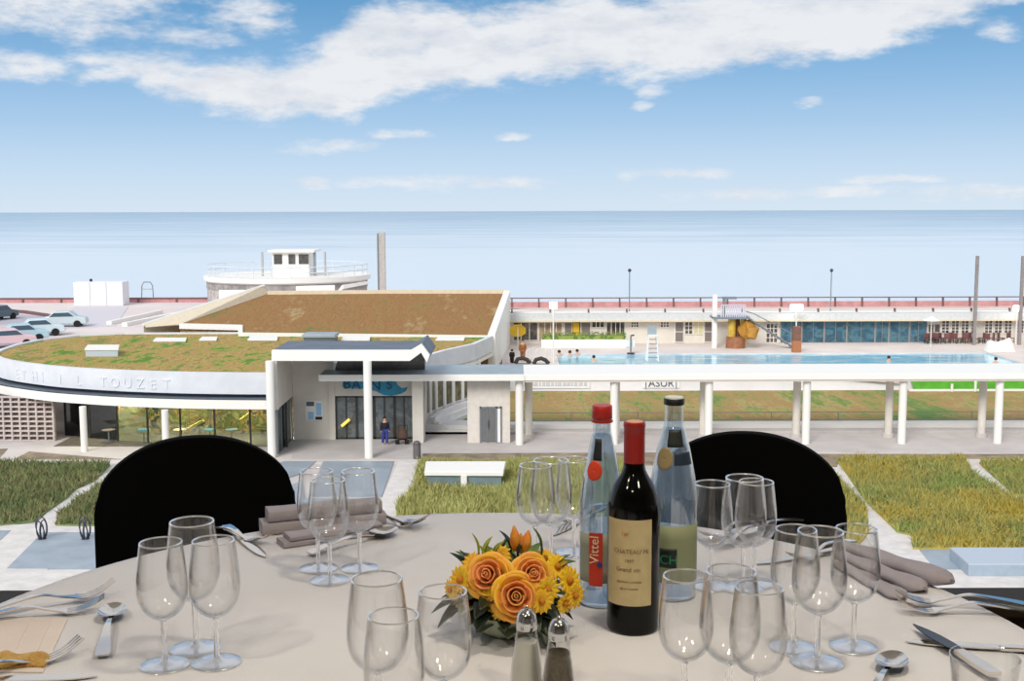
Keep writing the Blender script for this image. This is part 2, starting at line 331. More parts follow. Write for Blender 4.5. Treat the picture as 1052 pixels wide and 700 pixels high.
def bed(name,pts,m,label,cat,h=.35,dens=55,bl=.45,z=ZG,bw=.05,lobe=.12):
    poly=gp(pts,z+.15); xs=[p[0] for p in poly]; ys=[p[1] for p in poly]; x0,x1,y0,y1=min(xs),max(xs),min(ys),max(ys)
    n=int((x1-x0)*(y1-y0)*dens*1.9); x=np.random.uniform(x0,x1,n); y=np.random.uniform(y0,y1,n); k=inpoly(x,y,poly); x=x[k]; y=y[k]; n=len(x)
    hh=h*(.55+.45*np.sin(x*1.3+np.sin(y*.9))*np.cos(y*1.1))*.5+h*.5; tone=np.random.rand(n)
    a=np.random.uniform(0,2*PI,n); L=bl*np.random.uniform(.5,1.1,n)*(.75+.25*np.sin(x*.7+y*.5)); w=bw*.8*np.random.uniform(.5,1.4,n); lx=np.random.normal(0,.6,n)*L; ly=np.random.normal(0,.6,n)*L; L=L*np.where(np.random.rand(n)<.5,.5,1)*(.7+.5*np.sin(x*2.3+1.7*np.sin(y*2.9))*np.sin(y*2.1))
    zb=z+h*.3
    v=np.empty((n,3,3)); dx=np.cos(a)*w; dy=np.sin(a)*w
    v[:,0]=np.c_[x-dx,y-dy,np.full(n,zb)]; v[:,1]=np.c_[x+dx,y+dy,np.full(n,zb)]; v[:,2]=np.c_[x+lx,y+ly,zb+hh+L*.5]
    V=v.reshape(-1,3); Fc=np.arange(3*n).reshape(-1,3)
    me=bpy.data.meshes.new(name); nb=len(poly)
    ar=sum(poly[i][0]*poly[(i+1)%nb][1]-poly[(i+1)%nb][0]*poly[i][1] for i in range(nb)); pp=poly if ar>0 else poly[::-1]
    base=[(p[0],p[1],z) for p in pp]+[(p[0],p[1],z+h*.3) for p in pp]
    bf=[tuple(range(nb,2*nb))]+[(i,(i+1)%nb,nb+(i+1)%nb,nb+i) for i in range(nb)]
    me.from_pydata(base+[tuple(q) for q in V],[],bf+[tuple(int(t)+2*nb for t in q) for q in Fc])
    at=me.attributes.new('tone','FLOAT','POINT'); at.data.foreach_set('value',np.r_[np.full(2*nb,.3),np.repeat(tone,3)].astype(np.float32))
    me.materials.append(m); o=bpy.data.objects.new(name,me); COL.objects.link(o); tag(o,label,cat,kind='stuff'); return o
VL=veg_mat('sage_shrubs',[(80,98,62),(106,122,78),(130,140,94),(126,110,80),(156,170,112)])
VM=veg_mat('meadow_grass',[(128,134,76),(156,156,92),(184,176,116),(140,152,82),(194,192,130)])
VR=veg_mat('golden_grass',[(160,146,62),(188,166,80),(160,158,90),(138,144,92),(136,160,76)],.22)
bed('shrub_bed',[(-60,474),(113,476),(98,492),(78,501),(70,509),(34,534),(0,538),(-60,539)],VL,'broad bed of low sage green shrubs at the far left of the plaza','planting')
bed('shrub_bed',[(57,538),(60,526),(75,516),(100,499),(130,482),(150,474),(250,474),(250,540)],VL,'low green shrubs on the path side behind the left black chair','planting')
bed('meadow_bed',[(431,474),(423,503),(408,516),(407,529),(560,531),(650,531),(650,474)],VM,'green grass bed with white skylight, in the middle of the plaza','planting',dens=60,bl=.4)
bed('golden_grass_bed',[(860,472),(990,470),(1000,486),(1040,512),(1100,528),(1100,562),(938,562),(936,548),(922,545),(890,514)],VR,'large bed of golden green grass right of the white diagonal path','planting',dens=75,bl=.5)
bed('golden_grass_bed',[(1006,474),(1100,472),(1100,512),(1042,507)],VR,'golden grass bed at the far right edge beyond the narrow white path','planting',dens=70,bl=.5)
bed('golden_grass_bed',[(780,480),(852,480),(866,496),(890,520),(893,545),(880,560),(780,560)],VR,'narrow grass bed between right black chair and white path','planting',dens=60,bl=.4)
def turfy(name,cols,scale,fine,stretch=(1,1,1),amt=.55,cr=(.32,.72)):
    m=bpy.data.materials.new(name); m.use_nodes=True; nt=m.node_tree; b=nt.nodes['Principled BSDF']; L=nt.links; b.inputs['Roughness'].default_value=.95; b.inputs['Specular IOR Level'].default_value=.1
    g=nt.nodes.new('ShaderNodeNewGeometry'); mp=nt.nodes.new('ShaderNodeMapping'); mp.inputs['Scale'].default_value=stretch; L.new(g.outputs['Position'],mp.inputs[0])
    a=nt.nodes.new('ShaderNodeTexNoise'); a.inputs['Scale'].default_value=scale; a.inputs['Detail'].default_value=6; a.inputs['Roughness'].default_value=.6; L.new(mp.outputs[0],a.inputs['Vector'])
    f=nt.nodes.new('ShaderNodeTexNoise'); f.inputs['Scale'].default_value=fine; f.inputs['Detail'].default_value=3; f.inputs['Roughness'].default_value=.8; L.new(mp.outputs[0],f.inputs['Vector'])
    x=nt.nodes.new('ShaderNodeMath'); x.operation='SUBTRACT'; x.inputs[1].default_value=.5; L.new(f.outputs['Fac'],x.inputs[0])
    y=nt.nodes.new('ShaderNodeMath'); y.operation='MULTIPLY_ADD'; y.inputs[1].default_value=amt; L.new(x.outputs[0],y.inputs[0]); L.new(a.outputs['Fac'],y.inputs[2])
    r=nt.nodes.new('ShaderNodeValToRGB'); e=r.color_ramp.elements; e[0].position=cr[0]; e[0].color=lin(cols[0]); e[1].position=cr[1]; e[1].color=lin(cols[-1])
    for i in range(1,len(cols)-1): q=e.new(cr[0]+(cr[1]-cr[0])*i/(len(cols)-1)); q.color=lin(cols[i])
    L.new(y.outputs[0],r.inputs[0]); L.new(r.outputs[0],b.inputs['Base Color'])
    bp=nt.nodes.new('ShaderNodeBump'); bp.inputs['Strength'].default_value=1; bp.inputs['Distance'].default_value=.25; L.new(f.outputs['Fac'],bp.inputs['Height']); L.new(bp.outputs[0],b.inputs['Normal']); return m
# lawn between colonnade and pool
LAWN=turfy('patchy_lawn',[(104,134,75),(126,141,78),(159,145,91),(165,133,89),(172,155,103),(137,145,84),(109,136,72)],1.0*.16,1.4,(1,.3,1),.5,(.34,.66))
struct('lawn',MB().box((-6.5,74.6,ZG-.3),(80,89.0,ZG+.12)),LAWN)
struct('kerb_wall',MB().box((-6.5,73.2,ZG),(80,74.25,ZG+.42)),WHITE2)
struct('kerb_step',MB().box((-6.5,72.2,ZG),(80,73.2,ZG+.14)),CONC)
def rail(name,x0,x1,Y,z,h,step,m,label,cat,bars=2,r=.035,post=.04):
    t=thing(name,(x0,Y,z),label,cat); n=max(1,int(round((x1-x0)/step)))
    for j in range(bars):
        MB().box((x0,Y-r,z+h*(j+1)/bars-2*r),(x1,Y+r,z+h*(j+1)/bars)).build('rail',m,t)
    for i in range(n+1):
        x=x0+(x1-x0)*i/n; MB().box((x-post,Y-post,z),(x+post,Y+post,z+h)).build('post',m,t)
    return t
rail('lawn_fence',-.5,60,74.3,ZG,1.0,4.2,GREYM,'thin grey railing along the front of the patchy lawn','railing',2,.02,.025)
# ------------------------------------------------------------------ colonnade
def px2x(px,Y): return P(px,400,Y).x
YF,YB=68.9,70.9; ZB=P(700,391,68.4).z; ZT=ZB+.36
t=thing('colonnade',(px2x(538,68.4),68.4,ZG),'long white colonnade with a flat slab roof in front of the pool','colonnade')
x0=px2x(538,68.4)
MB().box((x0,68.4,ZB),(60,73.0,ZT)).build('roof_slab',WHITE2,t,bevel=.03)
MB().box((x0,68.46,ZB-.1),(60,68.6,ZB)).build('fascia_strip',mat('pale_strip',(214,204,196),.8),t)
for px in (533.5,631,728.5,829,928,1027,1127):
    X=px2x(px,YF); MB().cyl((X,YF),.235,ZG,ZB,18).build('column',WHITE2,t,smooth=True)
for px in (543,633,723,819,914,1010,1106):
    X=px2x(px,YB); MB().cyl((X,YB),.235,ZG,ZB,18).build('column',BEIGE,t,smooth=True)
    MB().cyl((X,YB),.36,ZG,ZG+.22,18).build('column_base',CONC,t,smooth=True)
# ------------------------------------------------------------------ pool terrace
def wx(px,Y=92): return (px-526)/1195*Y
struct('pool_wall',MB().box((-.8,89.6,ZG),(80,89.97,ZP-.62)),mat('pool_wall_white',(236,234,234),.8,var=.05,vscale=.3))
DECK=mat('pool_deck_stone',(226,214,206),.9,var=.05,vscale=.3)
px0,px1=wx(574,92),wx(1046,92)
dk=MB(); dk.box((-.8,89.6,ZP-.6),(80,90.0,ZP+.05)); dk.box((-.8,97.4,ZP-.6),(80,106,ZP)); dk.box((-.8,90,ZP-.6),(px0,97.4,ZP)); dk.box((px1,90,ZP-.6),(80,97.4,ZP))
struct('pool_deck',dk,DECK)
wm=mat('pool_water_blue',(120,196,226),.12,col2=[(110,190,226),(190,224,236),(110,194,226),(140,208,234),(222,238,242)],vscale=.8,stretch=(.3,1.4,1),cr=(.38,.62),bump=.5,bscale=2,detail=6)
tag(MB().box((px0,90,ZP-.5),(px1,97.4,ZP-.1)).build('pool_water',wm),'light blue water of the long outdoor swimming pool','pool water',kind='stuff')
# artificial turf bank
struct('turf_bank',MB().add([(px2x(940,88.7),88.6,ZG+.12),(80,88.6,ZG+.12),(80,89.55,ZG+1.1),(px2x(936,89),89.55,ZG+1.1)],[(0,1,2,3)]),mat('bright_turf',(86,164,40),.9,var=.15,vscale=1))
struct('turf_kerb',MB().box((px2x(934,88.4),88.3,ZG+.1),(80,88.6,ZG+.25)),WHITE2)
struct('sloping_ramp',MB().add([(px2x(845,89.3),89.3,ZG+1.15),(px2x(925,89.3),89.3,ZG+.85),(px2x(925,89.3),89.3,ZG+.55),(px2x(845,89.3),89.5,ZG+1.0),(px2x(845,89.55),89.58,ZG+1.15),(px2x(925,89.55),89.58,ZG+.85)],[(0,1,2,3),(0,4,5,1)]),mat('ramp_beige',(196,182,172),.9))
for px,nm,lab in ((978,'white_post','short white post at the foot of the bright green turf bank'),(1002,'white_post','taller white post on the turf bank below the grey pole')):
    X=px2x(px,88.2); tag(MB().cyl((X,88.2),.1,ZG,ZG+(1.0 if px==1002 else .7),12).build(nm,WHITE2,smooth=True),lab,'post')
# letters and signs on the pool wall
def banner(pxa,pxb,label,txt=None):
    a=px2x(pxa,89.55); b=px2x(pxb,89.55); t=thing('banner',((a+b)/2,89.5,ZG+.3),label,'banner')
    MB().box((a,89.5,ZG+.25),(b,89.58,ZG+1.05)).build('cloth',mat('banner_white',(238,238,240),.7),t)
    if txt:
        text_at(txt,.82,.03,((a+b)/2,89.47,ZG+.36),(1,0,0),(0,0,1)).build('lettering',mat('banner_ink',(88,88,98),.7),t)
        for s in (-1,1): text_at('|',.7,.03,((a+b)/2+s*1.18,89.47,ZG+.36),(1,0,0),(0,0,1)).build('bar_mark',mat('banner_ink',(88,88,98),.7),t)
    return t
banner(660,698,'white banner with dark grey lettering on the pool wall above the black capped bottle','ASUR')
t=banner(543,606,'long white banner with faded grey block lettering on the pool wall')
mm=MB(); rr=random.Random(3); x=px2x(546,89.5)
while x<px2x(603,89.5):
    w=rr.uniform(.12,.3); hh=rr.choice([.35,.45,.3]); mm.box((x,89.46,ZG+.45),(x+w,89.5,ZG+.45+hh)); x+=w+rr.uniform(.04,.14)
mm.build('faded_lettering',mat('faded_ink',(206,206,208),.8),t)
# ------------------------------------------------------------------ sea front promenade and pool house
struct('promenade_ground',MB().box((-2,106,ZR-.6),(90,119,ZR)),mat('promenade_beige',(226,216,206),.9,var=.05,vscale=.3))
YH=105.0
ph=thing('pool_house',(20,YH,ZP),'long low pool house with pale fascia and glazed bays behind the swimming pool','building')
xa,xb=-.3,62
ZF=P(800,329.5,YH).z
MB().box((xa,YH,ZP),(xb,YH+.5,ZF)).build('wall',mat('house_wall',(226,220,208),.85,var=.05,vscale=.5),ph)
MB().box((xa,YH-.9,ZF),(xb,106.2,ZF+.14)).build('eave',mat('eave_cream',(222,208,180),.7),ph)
MB().box((xa,YH-.7,ZF+.14),(xb,106.2,ZR+.02)).build('fascia',mat('fascia_grey',(214,216,216),.8,var=.05),ph)
DG=mat('dark_glazing',(70,66,62),.15,col2=[(60,58,56),(112,100,88),(76,72,70),(130,120,112)],vscale=.9)
BG=mat('teal_glazing',(62,100,118),.12,col2=[(50,80,96),(66,112,134),(88,122,130),(54,80,92)],vscale=.8,stretch=(1,1,1.6))
GD=mat('grey_door',(128,118,112),.5); YW=mat('yellow_paint',(226,186,40),.6); 
def hx(px): return px2x(px,YH)
def bay(pa,pb,ya,yb,m,mull=0,rows=0,fm=None,name='window'):
    a,b=hx(pa),hx(pb); z1=P(700,ya,YH).z; z0=P(700,yb,YH).z; fm=fm or WHITE2
    f=MB(); w=.05
    f.box((a-w,YH-.1,z0-w),(a,YH,z1+w)); f.box((b,YH-.1,z0-w),(b+w,YH,z1+w)); f.box((a,YH-.1,z1),(b,YH,z1+w)); f.box((a,YH-.1,z0-w),(b,YH,z0))
    for i in range(1,mull+1): x=a+(b-a)*i/(mull+1); f.box((x-w*.6,YH-.1,z0),(x+w*.6,YH,z1))
    for i in range(1,rows+1): z=z0+(z1-z0)*i/(rows+1); f.box((a,YH-.09,z-w*.5),(b,YH,z+w*.5))
    o=f.build(name,fm,ph)
    MB().box((a,YH-.05,z0),(b,YH+.02,z1)).build('pane',m,o)
bay(528,535,331,349,DG,0); bay(536,552,331,349,DG,1); bay(554,577,331,350,mat('warm_interior',(196,170,140),.3,var=.3,vscale=1),3)
bay(580,587,331,352,GD,name='door'); bay(588,595,331,352,YW,0,1,DARK,'door'); bay(597,606,331,352,GD,name='door'); bay(608,620,330.5,336,DG,2); bay(623,641,331,350,DG,3,0)
bay(648,655,331,336,DG,2,1); bay(678,686,331,336,DG,2,1); bay(693,701,331,351,GD,0,1,name='door'); bay(703,710,331,343,DG,1,2); bay(712,721,331,343,mat('cream_pane',(214,204,150),.3),1,2); bay(723,731,331,351,GD,0,1,name='door')
bay(786,797,333,352,DG,2,3); 
pb=[800,822,845,868,897,911,932,950]
for i in range(len(pb)-1): bay(pb[i]+1,pb[i+1]-1,331,352,BG,1,0,GREYM)
bay(951,963,334,351,DG,1,1)
for a,b in ((965,972),(975,982),(985,992),(995,1000),(1009,1016),(1019,1026),(1029,1036),(1042,1048),(1056,1064),(1068,1076)): bay(a,b,330.5,343,DG,1,3)
for j,(Y,h,st,pink) in enumerate(((106.0,.36,3.5,False),(112.0,.86,2.6,True))):
    t=thing('promenade_railing',(0,Y,ZR),['low white and brown railing on the roof edge of the pool house','faded red sea wall with a dark handrail along the promenade'][j],'railing')
    if pink: MB().box((-1,Y,ZR),(64,Y+.2,ZR+.52)).build('low_wall',PINK,t)
    else: MB().box((-1,Y-.03,ZR),(64,Y+.03,ZR+.1)).build('kerb',WHITE2,t)
    MB().box((-1,Y-.1,ZR+h),(64,Y+.1,ZR+h+.09)).build('handrail',RAILD if pink else mat('pale_rail',(196,176,170),.7),t)
    k=0; x=0
    while x<62: MB().box((x-.07,Y-.12,ZR),(x+.07,Y+.1,ZR+h)).build('post',RAILD,t); x+=st; k+=1
# tall grey poles, masts, floodlights
LED=mat('lamp_glow',(255,246,226),.5,emit=9)
for px,lab in ((1001.5,'tall grey concrete pole in front of the lattice windows'),(1048,'tall grey pole at the right edge of the picture')):
    b=G(px-1,354.5,ZP); tp=P(px,263,b.y)
    tag(MB().box((b.x-.13,b.y-.13,ZP),(b.x+.13,b.y+.13,tp.z)).build('concrete_pole',mat('pole_grey',(150,142,140),.8,var=.1),bevel=.03),lab,'pole','poles beside the pool')
for px,y0,y1,Y,zb,lab in ((646.5,279,320,106.6,ZR,'thin dark mast above the pool house roof, above the yellow flowers of the hedge'),(853,279,325,106.6,ZR,'thin mast with a small head above the teal glazing')):
    b=P(px,y1,Y); tp=P(px,y0,Y); t=thing('mast',(b.x,Y,zb),lab,'mast')
    MB().cyl((b.x,Y),.05,zb,tp.z,8).build('pole',GREYM,t); MB().ball((b.x,Y,tp.z+.1),.16,8,6).build('head',DARK,t)
for px,yh,yb,Y,lab in ((568.5,314,378,91.5,'white floodlight post at the left end of the pool, its lamp lit'),(818.5,316,356,103.0,'white floodlight post in front of the teal glazing, its lamp lit'),(1045,317,356,103.6,'floodlight beside the right hand grey pole, its lamp lit')):
    hd=P(px,yh,Y); t=thing('floodlight',(hd.x,Y,ZP),lab,'floodlight','lit floodlights around the pool')
    MB().cyl((hd.x,Y),.055,ZP,hd.z-.1,8).build('pole',WHITE2,t); q=.55 if px>600 and px<900 else .3
    MB().box((hd.x-q,Y-.12,hd.z-.24),(hd.x+q,Y+.2,hd.z+.24)).build('lamp_head',LED,t,bevel=.05)
# hedge planter
t=thing('hedge_planter',(wx(600,102),102,ZP),'long white planter with clipped hedge and small flowers beside the pool','planter')
a,b=px2x(556,101.5),px2x(643,101.5)
MB().box((a,101.2,ZP),(b,102.4,ZP+.75)).build('planter_wall',WHITE2,t,bevel=.03)
hb=MB(); rr=random.Random(5)
for i in range(900):
    x=rr.uniform(a,b); y=rr.uniform(101.3,102.3); z=ZP+.7+rr.random()**.7*.62; s=rr.uniform(.07,.15); q=[Vector((rr.gauss(0,1),rr.gauss(0,1),rr.gauss(0,1))).normalized()*s for _ in range(3)]
    hb.add([tuple(Vector((x,y,z))+k) for k in q],[(0,1,2)])
hb.box((a+.1,101.35,ZP+.6),(b-.1,102.25,ZP+1.05))
hb.build('hedge_foliage',mat('hedge_green',(96,132,56),.9,col2=[(84,116,52),(150,164,72),(120,150,80),(200,150,90)],vscale=1.5),t)['kind']='stuff'
# lifeguard chair, statue
def lifeguard(px,pyb,label):
    b=G(px,pyb,ZP); t=thing('lifeguard_chair',b,label,'chair'); x,y,z=b
    for sx in (-1,1):
        for sy in (-1,1): MB().tube([(x+sx*.45,y+sy*.45,z),(x+sx*.32,y+sy*.3,z+2.0)],.05).build('leg',WHITE2,t)
    for k in range(5): MB().box((x-.4,y-.42+k*.03,z+.3+k*.36),(x+.4,y-.36+k*.03,z+.36+k*.36)).build('rung',GREYM,t)
    MB().box((x-.36,y-.35,z+2),(x+.36,y+.35,z+2.1)).build('seat',WHITE2,t); MB().box((x-.36,y+.28,z+2.1),(x+.36,y+.35,z+2.8)).build('backrest',GREYROOF,t)
lifeguard(670,371,'tall white lifeguard chair standing at the pool edge')
b=G(648,364,ZP); t=thing('shower_post',b,'small dark and white poolside shower at the end of the hedge planter','shower'); x,y,z=b
MB().box((x-.3,y-.2,z),(x+.3,y+.2,z+.12)).build('tray',DARK,t); MB().cyl((x,y),.07,z+.1,z+1.6,8).build('pole',GREYM,t); MB().ball((x+.15,y-.1,z+1.6),.16,8,6,(1,1,.4)).build('shower_head',DARK,t); MB().box((x-.35,y+.1,z+.6),(x+.35,y+.16,z+1.15)).build('panel',WHITE2,t)
# parasols
def parasol(px,pyb,h,r,m,label,tilt=0):
    b=G(px,pyb,ZP); t=thing('parasol',b,label,'parasol'); x,y,z=b
    MB().cyl((x,y),.04,z,z+h,8).build('pole',WHITE2,t)
    mb=MB(); n=8; top=(x,y,z+h+.05); ring=[(x+r*math.cos(2*PI*i/n+.4),y+r*math.sin(2*PI*i/n+.4)-tilt*math.sin(2*PI*i/n+.4)*.3,z+h-.35-tilt*.6*(-math.sin(2*PI*i/n+.4))*-1) for i in range(n)]
    mb.add([top]+ring,[(0,1+i,1+(i+1)%n) for i in range(n)]); mb.build('canopy',m,t,solid=.03)
parasol(532,358,1.9,.75,YW,'bright yellow parasol at the left end of the pool',1)
parasol(956,357,2.7,.75,WHITE2,'white parasol at the right end of the teal glazing')
# slide tower
YS=101.0
def sx(px): return px2x(px,YS)
def sz(py): return P(750,py,YS).z
t=thing('slide_tower',(sx(755),YS,ZP),'slide tower with yellow tubes, brown base and grey staircase beside the pool','slide tower')
MB().box((sx(731),YS,ZP),(sx(735.5),YS+.4,sz(303))).build('column',WHITE2,t)
MB().box((sx(731),YS-.6,sz(327.5)),(sx(768),YS+1.6,sz(325.5))).build('platform',GREYM,t)
m=MB(); 
for i in range(12): x=sx(738+i*2.2); m.box((x,YS-.55,sz(326)),(x+.1,YS-.5,sz(313)))
m.box((sx(738),YS-.56,sz(313.5)),(sx(763),YS-.49,sz(312.5))); m.build('railing',mat('lilac_rail',(205,200,212),.5),t)
MB().box((sx(741),YS-.1,sz(307.5)),(sx(755),YS+.1,sz(305))).build('top_bar',GREYM,t)
MB().box((sx(741),YS-.05,sz(325)),(sx(744),YS+.1,sz(305))).build('gate_post',GREYM,t)
for a,b in ((747.5,755.5),(760,766.5)): MB().cyl(((sx(a)+sx(b))/2,YS+.3),(sx(b)-sx(a))/2,sz(355),sz(327.5),16).build('slide_tube',mat('slide_yellow',(222,184,76),.4,var=.15),t,smooth=True)
MB().cyl((sx(758),YS+.6),.2,sz(355),sz(327.5),10).build('inner_pole',mat('rust',(122,78,50),.7),t,smooth=True)
MB().tube([(sx(764),YS+.2,sz(342)),(sx(769),YS-.3,sz(336)),(sx(771),YS-.5,sz(338)),(sx(769),YS-.7,sz(347))],.5,12,[.75,.7,.55,.4]).build('slide_mouth',mat('slide_ochre',(196,140,52),.5,var=.15),t,smooth=True)
MB().lathe([(.85,0),(.8,.95),(.6,.98)],(sx(755),YS+.2,ZP),18).build('base',mat('brown_base',(166,112,78),.7,var=.15),t,smooth=True)
for off in (-.5,.5):
    MB().tube([(sx(767),YS+off,sz(327)),(sx(814),YS+off,ZP+.05)],.07,6).build('stringer',GREYM,t)
for off in (-.5,.5): MB().tube([(sx(764),YS+off,sz(320)),(sx(772),YS+off,sz(322)),(sx(812),YS+off,sz(343))],.035,6).build('handrail',GREYM,t)
m=MB()
for i in range(12): f=(i+.5)/12; x=sx(767)+(sx(814)-sx(767))*f; z=sz(327)+(ZP-sz(327))*f; m.box((x-.16,YS-.5,z),(x+.16,YS+.5,z+.05))
m.build('tread',GREYM,t)
b=G(818,362,ZP); t=thing('totem',b,'brown wooden totem post on the pool deck right of the slide','post'); x,y,z=b
MB().box((x-.36,y-.3,z),(x+.36,y+.3,z+1.0)).build('base',mat('orange_brown',(178,112,72),.7),t,bevel=.04); MB().box((x-.32,y-.26,z+1.0),(x+.32,y+.26,z+2.2)).build('shaft',mat('rust2',(150,92,66),.7,col2=(112,84,72),vscale=3),t,bevel=.04)
# folded patio chairs along the lattice windows
def patio_chair():
    t=thing('patio_chair',(0,0,0),'','chair'); c=mat('patio_red_brown',(120,78,78),.6)
    MB().box((-.24,-.22,.42),(.24,.22,.46)).build('seat',c,t); MB().box((-.24,.2,.46),(.24,.24,.92)).build('backrest',c,t)
    for sx_ in (-1,1):
        for sy_ in (-1,1): MB().box((sx_*.22-.02,sy_*.2-.02,0),(sx_*.22+.02,sy_*.2+.02,.44)).build('leg',DARK,t)
    return t
pc=patio_chair(); rr=random.Random(11); k=0
for i in range(18):
    px=953+i*5.0; b=G(px,353.2-(i%2)*.9,ZP)
    lab='small red brown patio chair in the row under the lattice windows of the pool house'
    d_=(1001-px)/5.0; nth=['first','second','third','fourth','fifth','sixth','seventh','eighth','ninth','tenth'][min(9,int(abs(d_)))]
    lab='small red brown patio chair, %s to the %s of the tall grey pole'%(nth,'left' if d_>0 else 'right')
    if i==0: pc.location=b; pc.rotation_euler=(0,0,.3); tag(pc,lab,None,'patio chairs under the lattice windows')
    else: dup(pc,b,rr.uniform(-2,2),lab,'patio chairs under the lattice windows')
# covered white lounge
b=G(1029,362,ZP); x,y,z=b
tp=MB().grid(lambda u,v:(x-1.2+2.4*u,y+1.2*v-.1,z+(1.0-.2*math.sin(9*u)*math.cos(5*v))*min(1,8*min(u,1-u,1)+.02)*min(1,8*min(v,1-v)+.02)*(0.75+.25*u)),24,12)
tag(tp.build('covered_lounge',WHITE2,smooth=True),'white tarpaulin covered heap on the deck at the right end of the pool','tarpaulin')
# pool end rail and loungers
t=thing('pool_handrail',G(553,374,ZP),'white upright bars of the handrail at the left end of the pool','railing')
for i in range(9):
    b=G(541+i*3.2,374-(i%3),ZP); MB().tube([(b.x,b.y,ZP),(b.x,b.y,ZP+1.1),(b.x+.15,b.y+.25,ZP+1.15)],.035,6).build('bar',WHITE2,t)
for px,py,lab in ((537,375,'dark lounger at the left corner of the pool, the one nearer the roof'),(556,375.5,'dark lounger at the left corner of the pool, beside the handrail')):
    b=G(px,py,ZP); t=thing('pool_lounger',b,lab,'lounger','dark loungers at the pool corner'); x,y,z=b
    MB().tube([(x-.6,y,z+.1),(x-.4,y,z+.45),(x,y,z+.55),(x+.35,y,z+.4),(x+.6,y,z+.12)],.16,8).build('cushion',mat('lounger_black',(60,56,54),.8),t,smooth=True); MB().box((x-.55,y-.25,z),(x+.55,y+.25,z+.12)).build('frame',GREYM,t)
# ------------------------------------------------------------------ people
SKIN=mat('skin',(214,164,134),.6); HAIR=mat('dark_hair',(46,34,28),.8)
def skinned(name,verts,edges,rad,m,parent,sub=2):
    me=bpy.data.meshes.new(name); off=Vector(parent.location) if parent else Vector((0,0,0))
    me.from_pydata([tuple(Vector(v)-off) for v in verts],edges,[]); o=bpy.data.objects.new(name,me); COL.objects.link(o); me.materials.append(m)
    if parent: o.parent=parent
    md=o.modifiers.new('skin','SKIN'); 
    if not me.skin_vertices: me.skin_vertices.new(name='')
    for i,r in enumerate(rad): me.skin_vertices[0].data[i].radius=(r,r) if not isinstance(r,tuple) else r
    me.skin_vertices[0].data[0].use_root=True; md.use_smooth_shade=True
    s=o.modifiers.new('s','SUBSURF'); s.levels=s.render_levels=sub; return o
def person(b,label,top,legs,h=1.72,rz=0,stride=.12):
    t=thing('person',b,label,'person'); k=h/1.72; c,s=math.cos(rz),math.sin(rz)
    def q(x,y,z): return (b[0]+(x*c-y*s)*k,b[1]+(x*s+y*c)*k,b[2]+z*k)
    V=[q(0,0,.95),q(0,0,1.15),q(0,0,1.38),q(0,0,1.5),q(0,-.02,1.6),q(0,-.03,1.68),
       q(.1,0,.9),q(.1,-stride,.5),q(.1,-stride*.6,.08),q(.1,-stride*.6-.14,.04), q(-.1,0,.9),q(-.1,stride*.3,.5),q(-.1,stride,.08),q(-.1,stride-.14,.04),
       q(.19,0,1.36),q(.25,0,1.1),q(.24,-.1,.88),q(.24,-.13,.8), q(-.19,0,1.36),q(-.25,0,1.1),q(-.24,-.06,.88),q(-.24,-.09,.8)]
    E=[(0,1),(1,2),(2,3),(3,4),(4,5),(0,6),(6,7),(7,8),(8,9),(0,10),(10,11),(11,12),(12,13),(2,14),(14,15),(15,16),(16,17),(2,18),(18,19),(19,20),(20,21)]
    Rr=[.13,.12,.13,.055,.095,.085,.085,.06,.042,.035,.085,.06,.042,.035,.055,.042,.033,.03,.055,.042,.033,.03]
    skinned('body',V,E,[r*k for r in Rr],SKIN,t)
    skinned('jacket',[V[0],V[1],V[2],V[14],V[15],V[16],V[18],V[19],V[20]],[(0,1),(1,2),(2,3),(3,4),(4,5),(2,6),(6,7),(7,8)],[.19,.18,.19,.1,.08,.07,.1,.08,.07],top,t)
    skinned('trousers',[V[0],V[6],V[7],V[8],V[10],V[11],V[12]],[(0,1),(1,2),(2,3),(0,4),(4,5),(5,6)],[.17,.13,.1,.085,.13,.1,.085],legs,t)
    MB().ball(q(0,.02,1.68),.105,10,8,(1,1,.95)).build('hair',HAIR,t,smooth=True)
    return t
NAVY=mat('navy_cloth',(34,36,46),.9); BLUEJ=mat('blue_jeans',(58,66,140),.9); TAN=mat('tan_cloth',(150,96,56),.9); BLK=mat('black_cloth',(28,26,28),.9)
person(G(395.5,457,ZG),'person in dark jacket and blue trousers walking at the glass entrance doors',NAVY,BLUEJ,1.66,.4)
person(G(537,372,ZP),'person in brown clothes under the yellow parasol',TAN,TAN,1.75,0)
person(G(526,374,ZP),'person in black sitting low beside the white roof wall',BLK,BLK,1.1,0)
for i,(px,py) in enumerate(((574.5,365.5),(585.5,365.8),(593,364.6),(610,371),(913,371.5),(1023,373))):
    b=G(px,py,ZP-.1); r=thing('person',(b.x,b.y,ZP-.1),'swimmer with dark hair in the blue pool, '+['leftmost of three close together','middle of three close together','rightmost of three close together','alone and nearer the front edge','alone before the teal glazing','at the far right end of the water'][i],'person','swimmers in the pool')
    skinned('body',[(b.x,b.y,ZP-.3),(b.x,b.y,ZP-.06),(b.x,b.y-.01,ZP+.08),(b.x,b.y-.02,ZP+.2),(b.x+.2,b.y,ZP-.1),(b.x-.2,b.y,ZP-.1)],[(0,1),(1,2),(2,3),(1,4),(1,5)],[.15,.13,.06,.1,.07,.07],SKIN,r)
    MB().ball((b.x,b.y+.02,ZP+.24),.14,10,8).build('hair',HAIR,r,smooth=True)
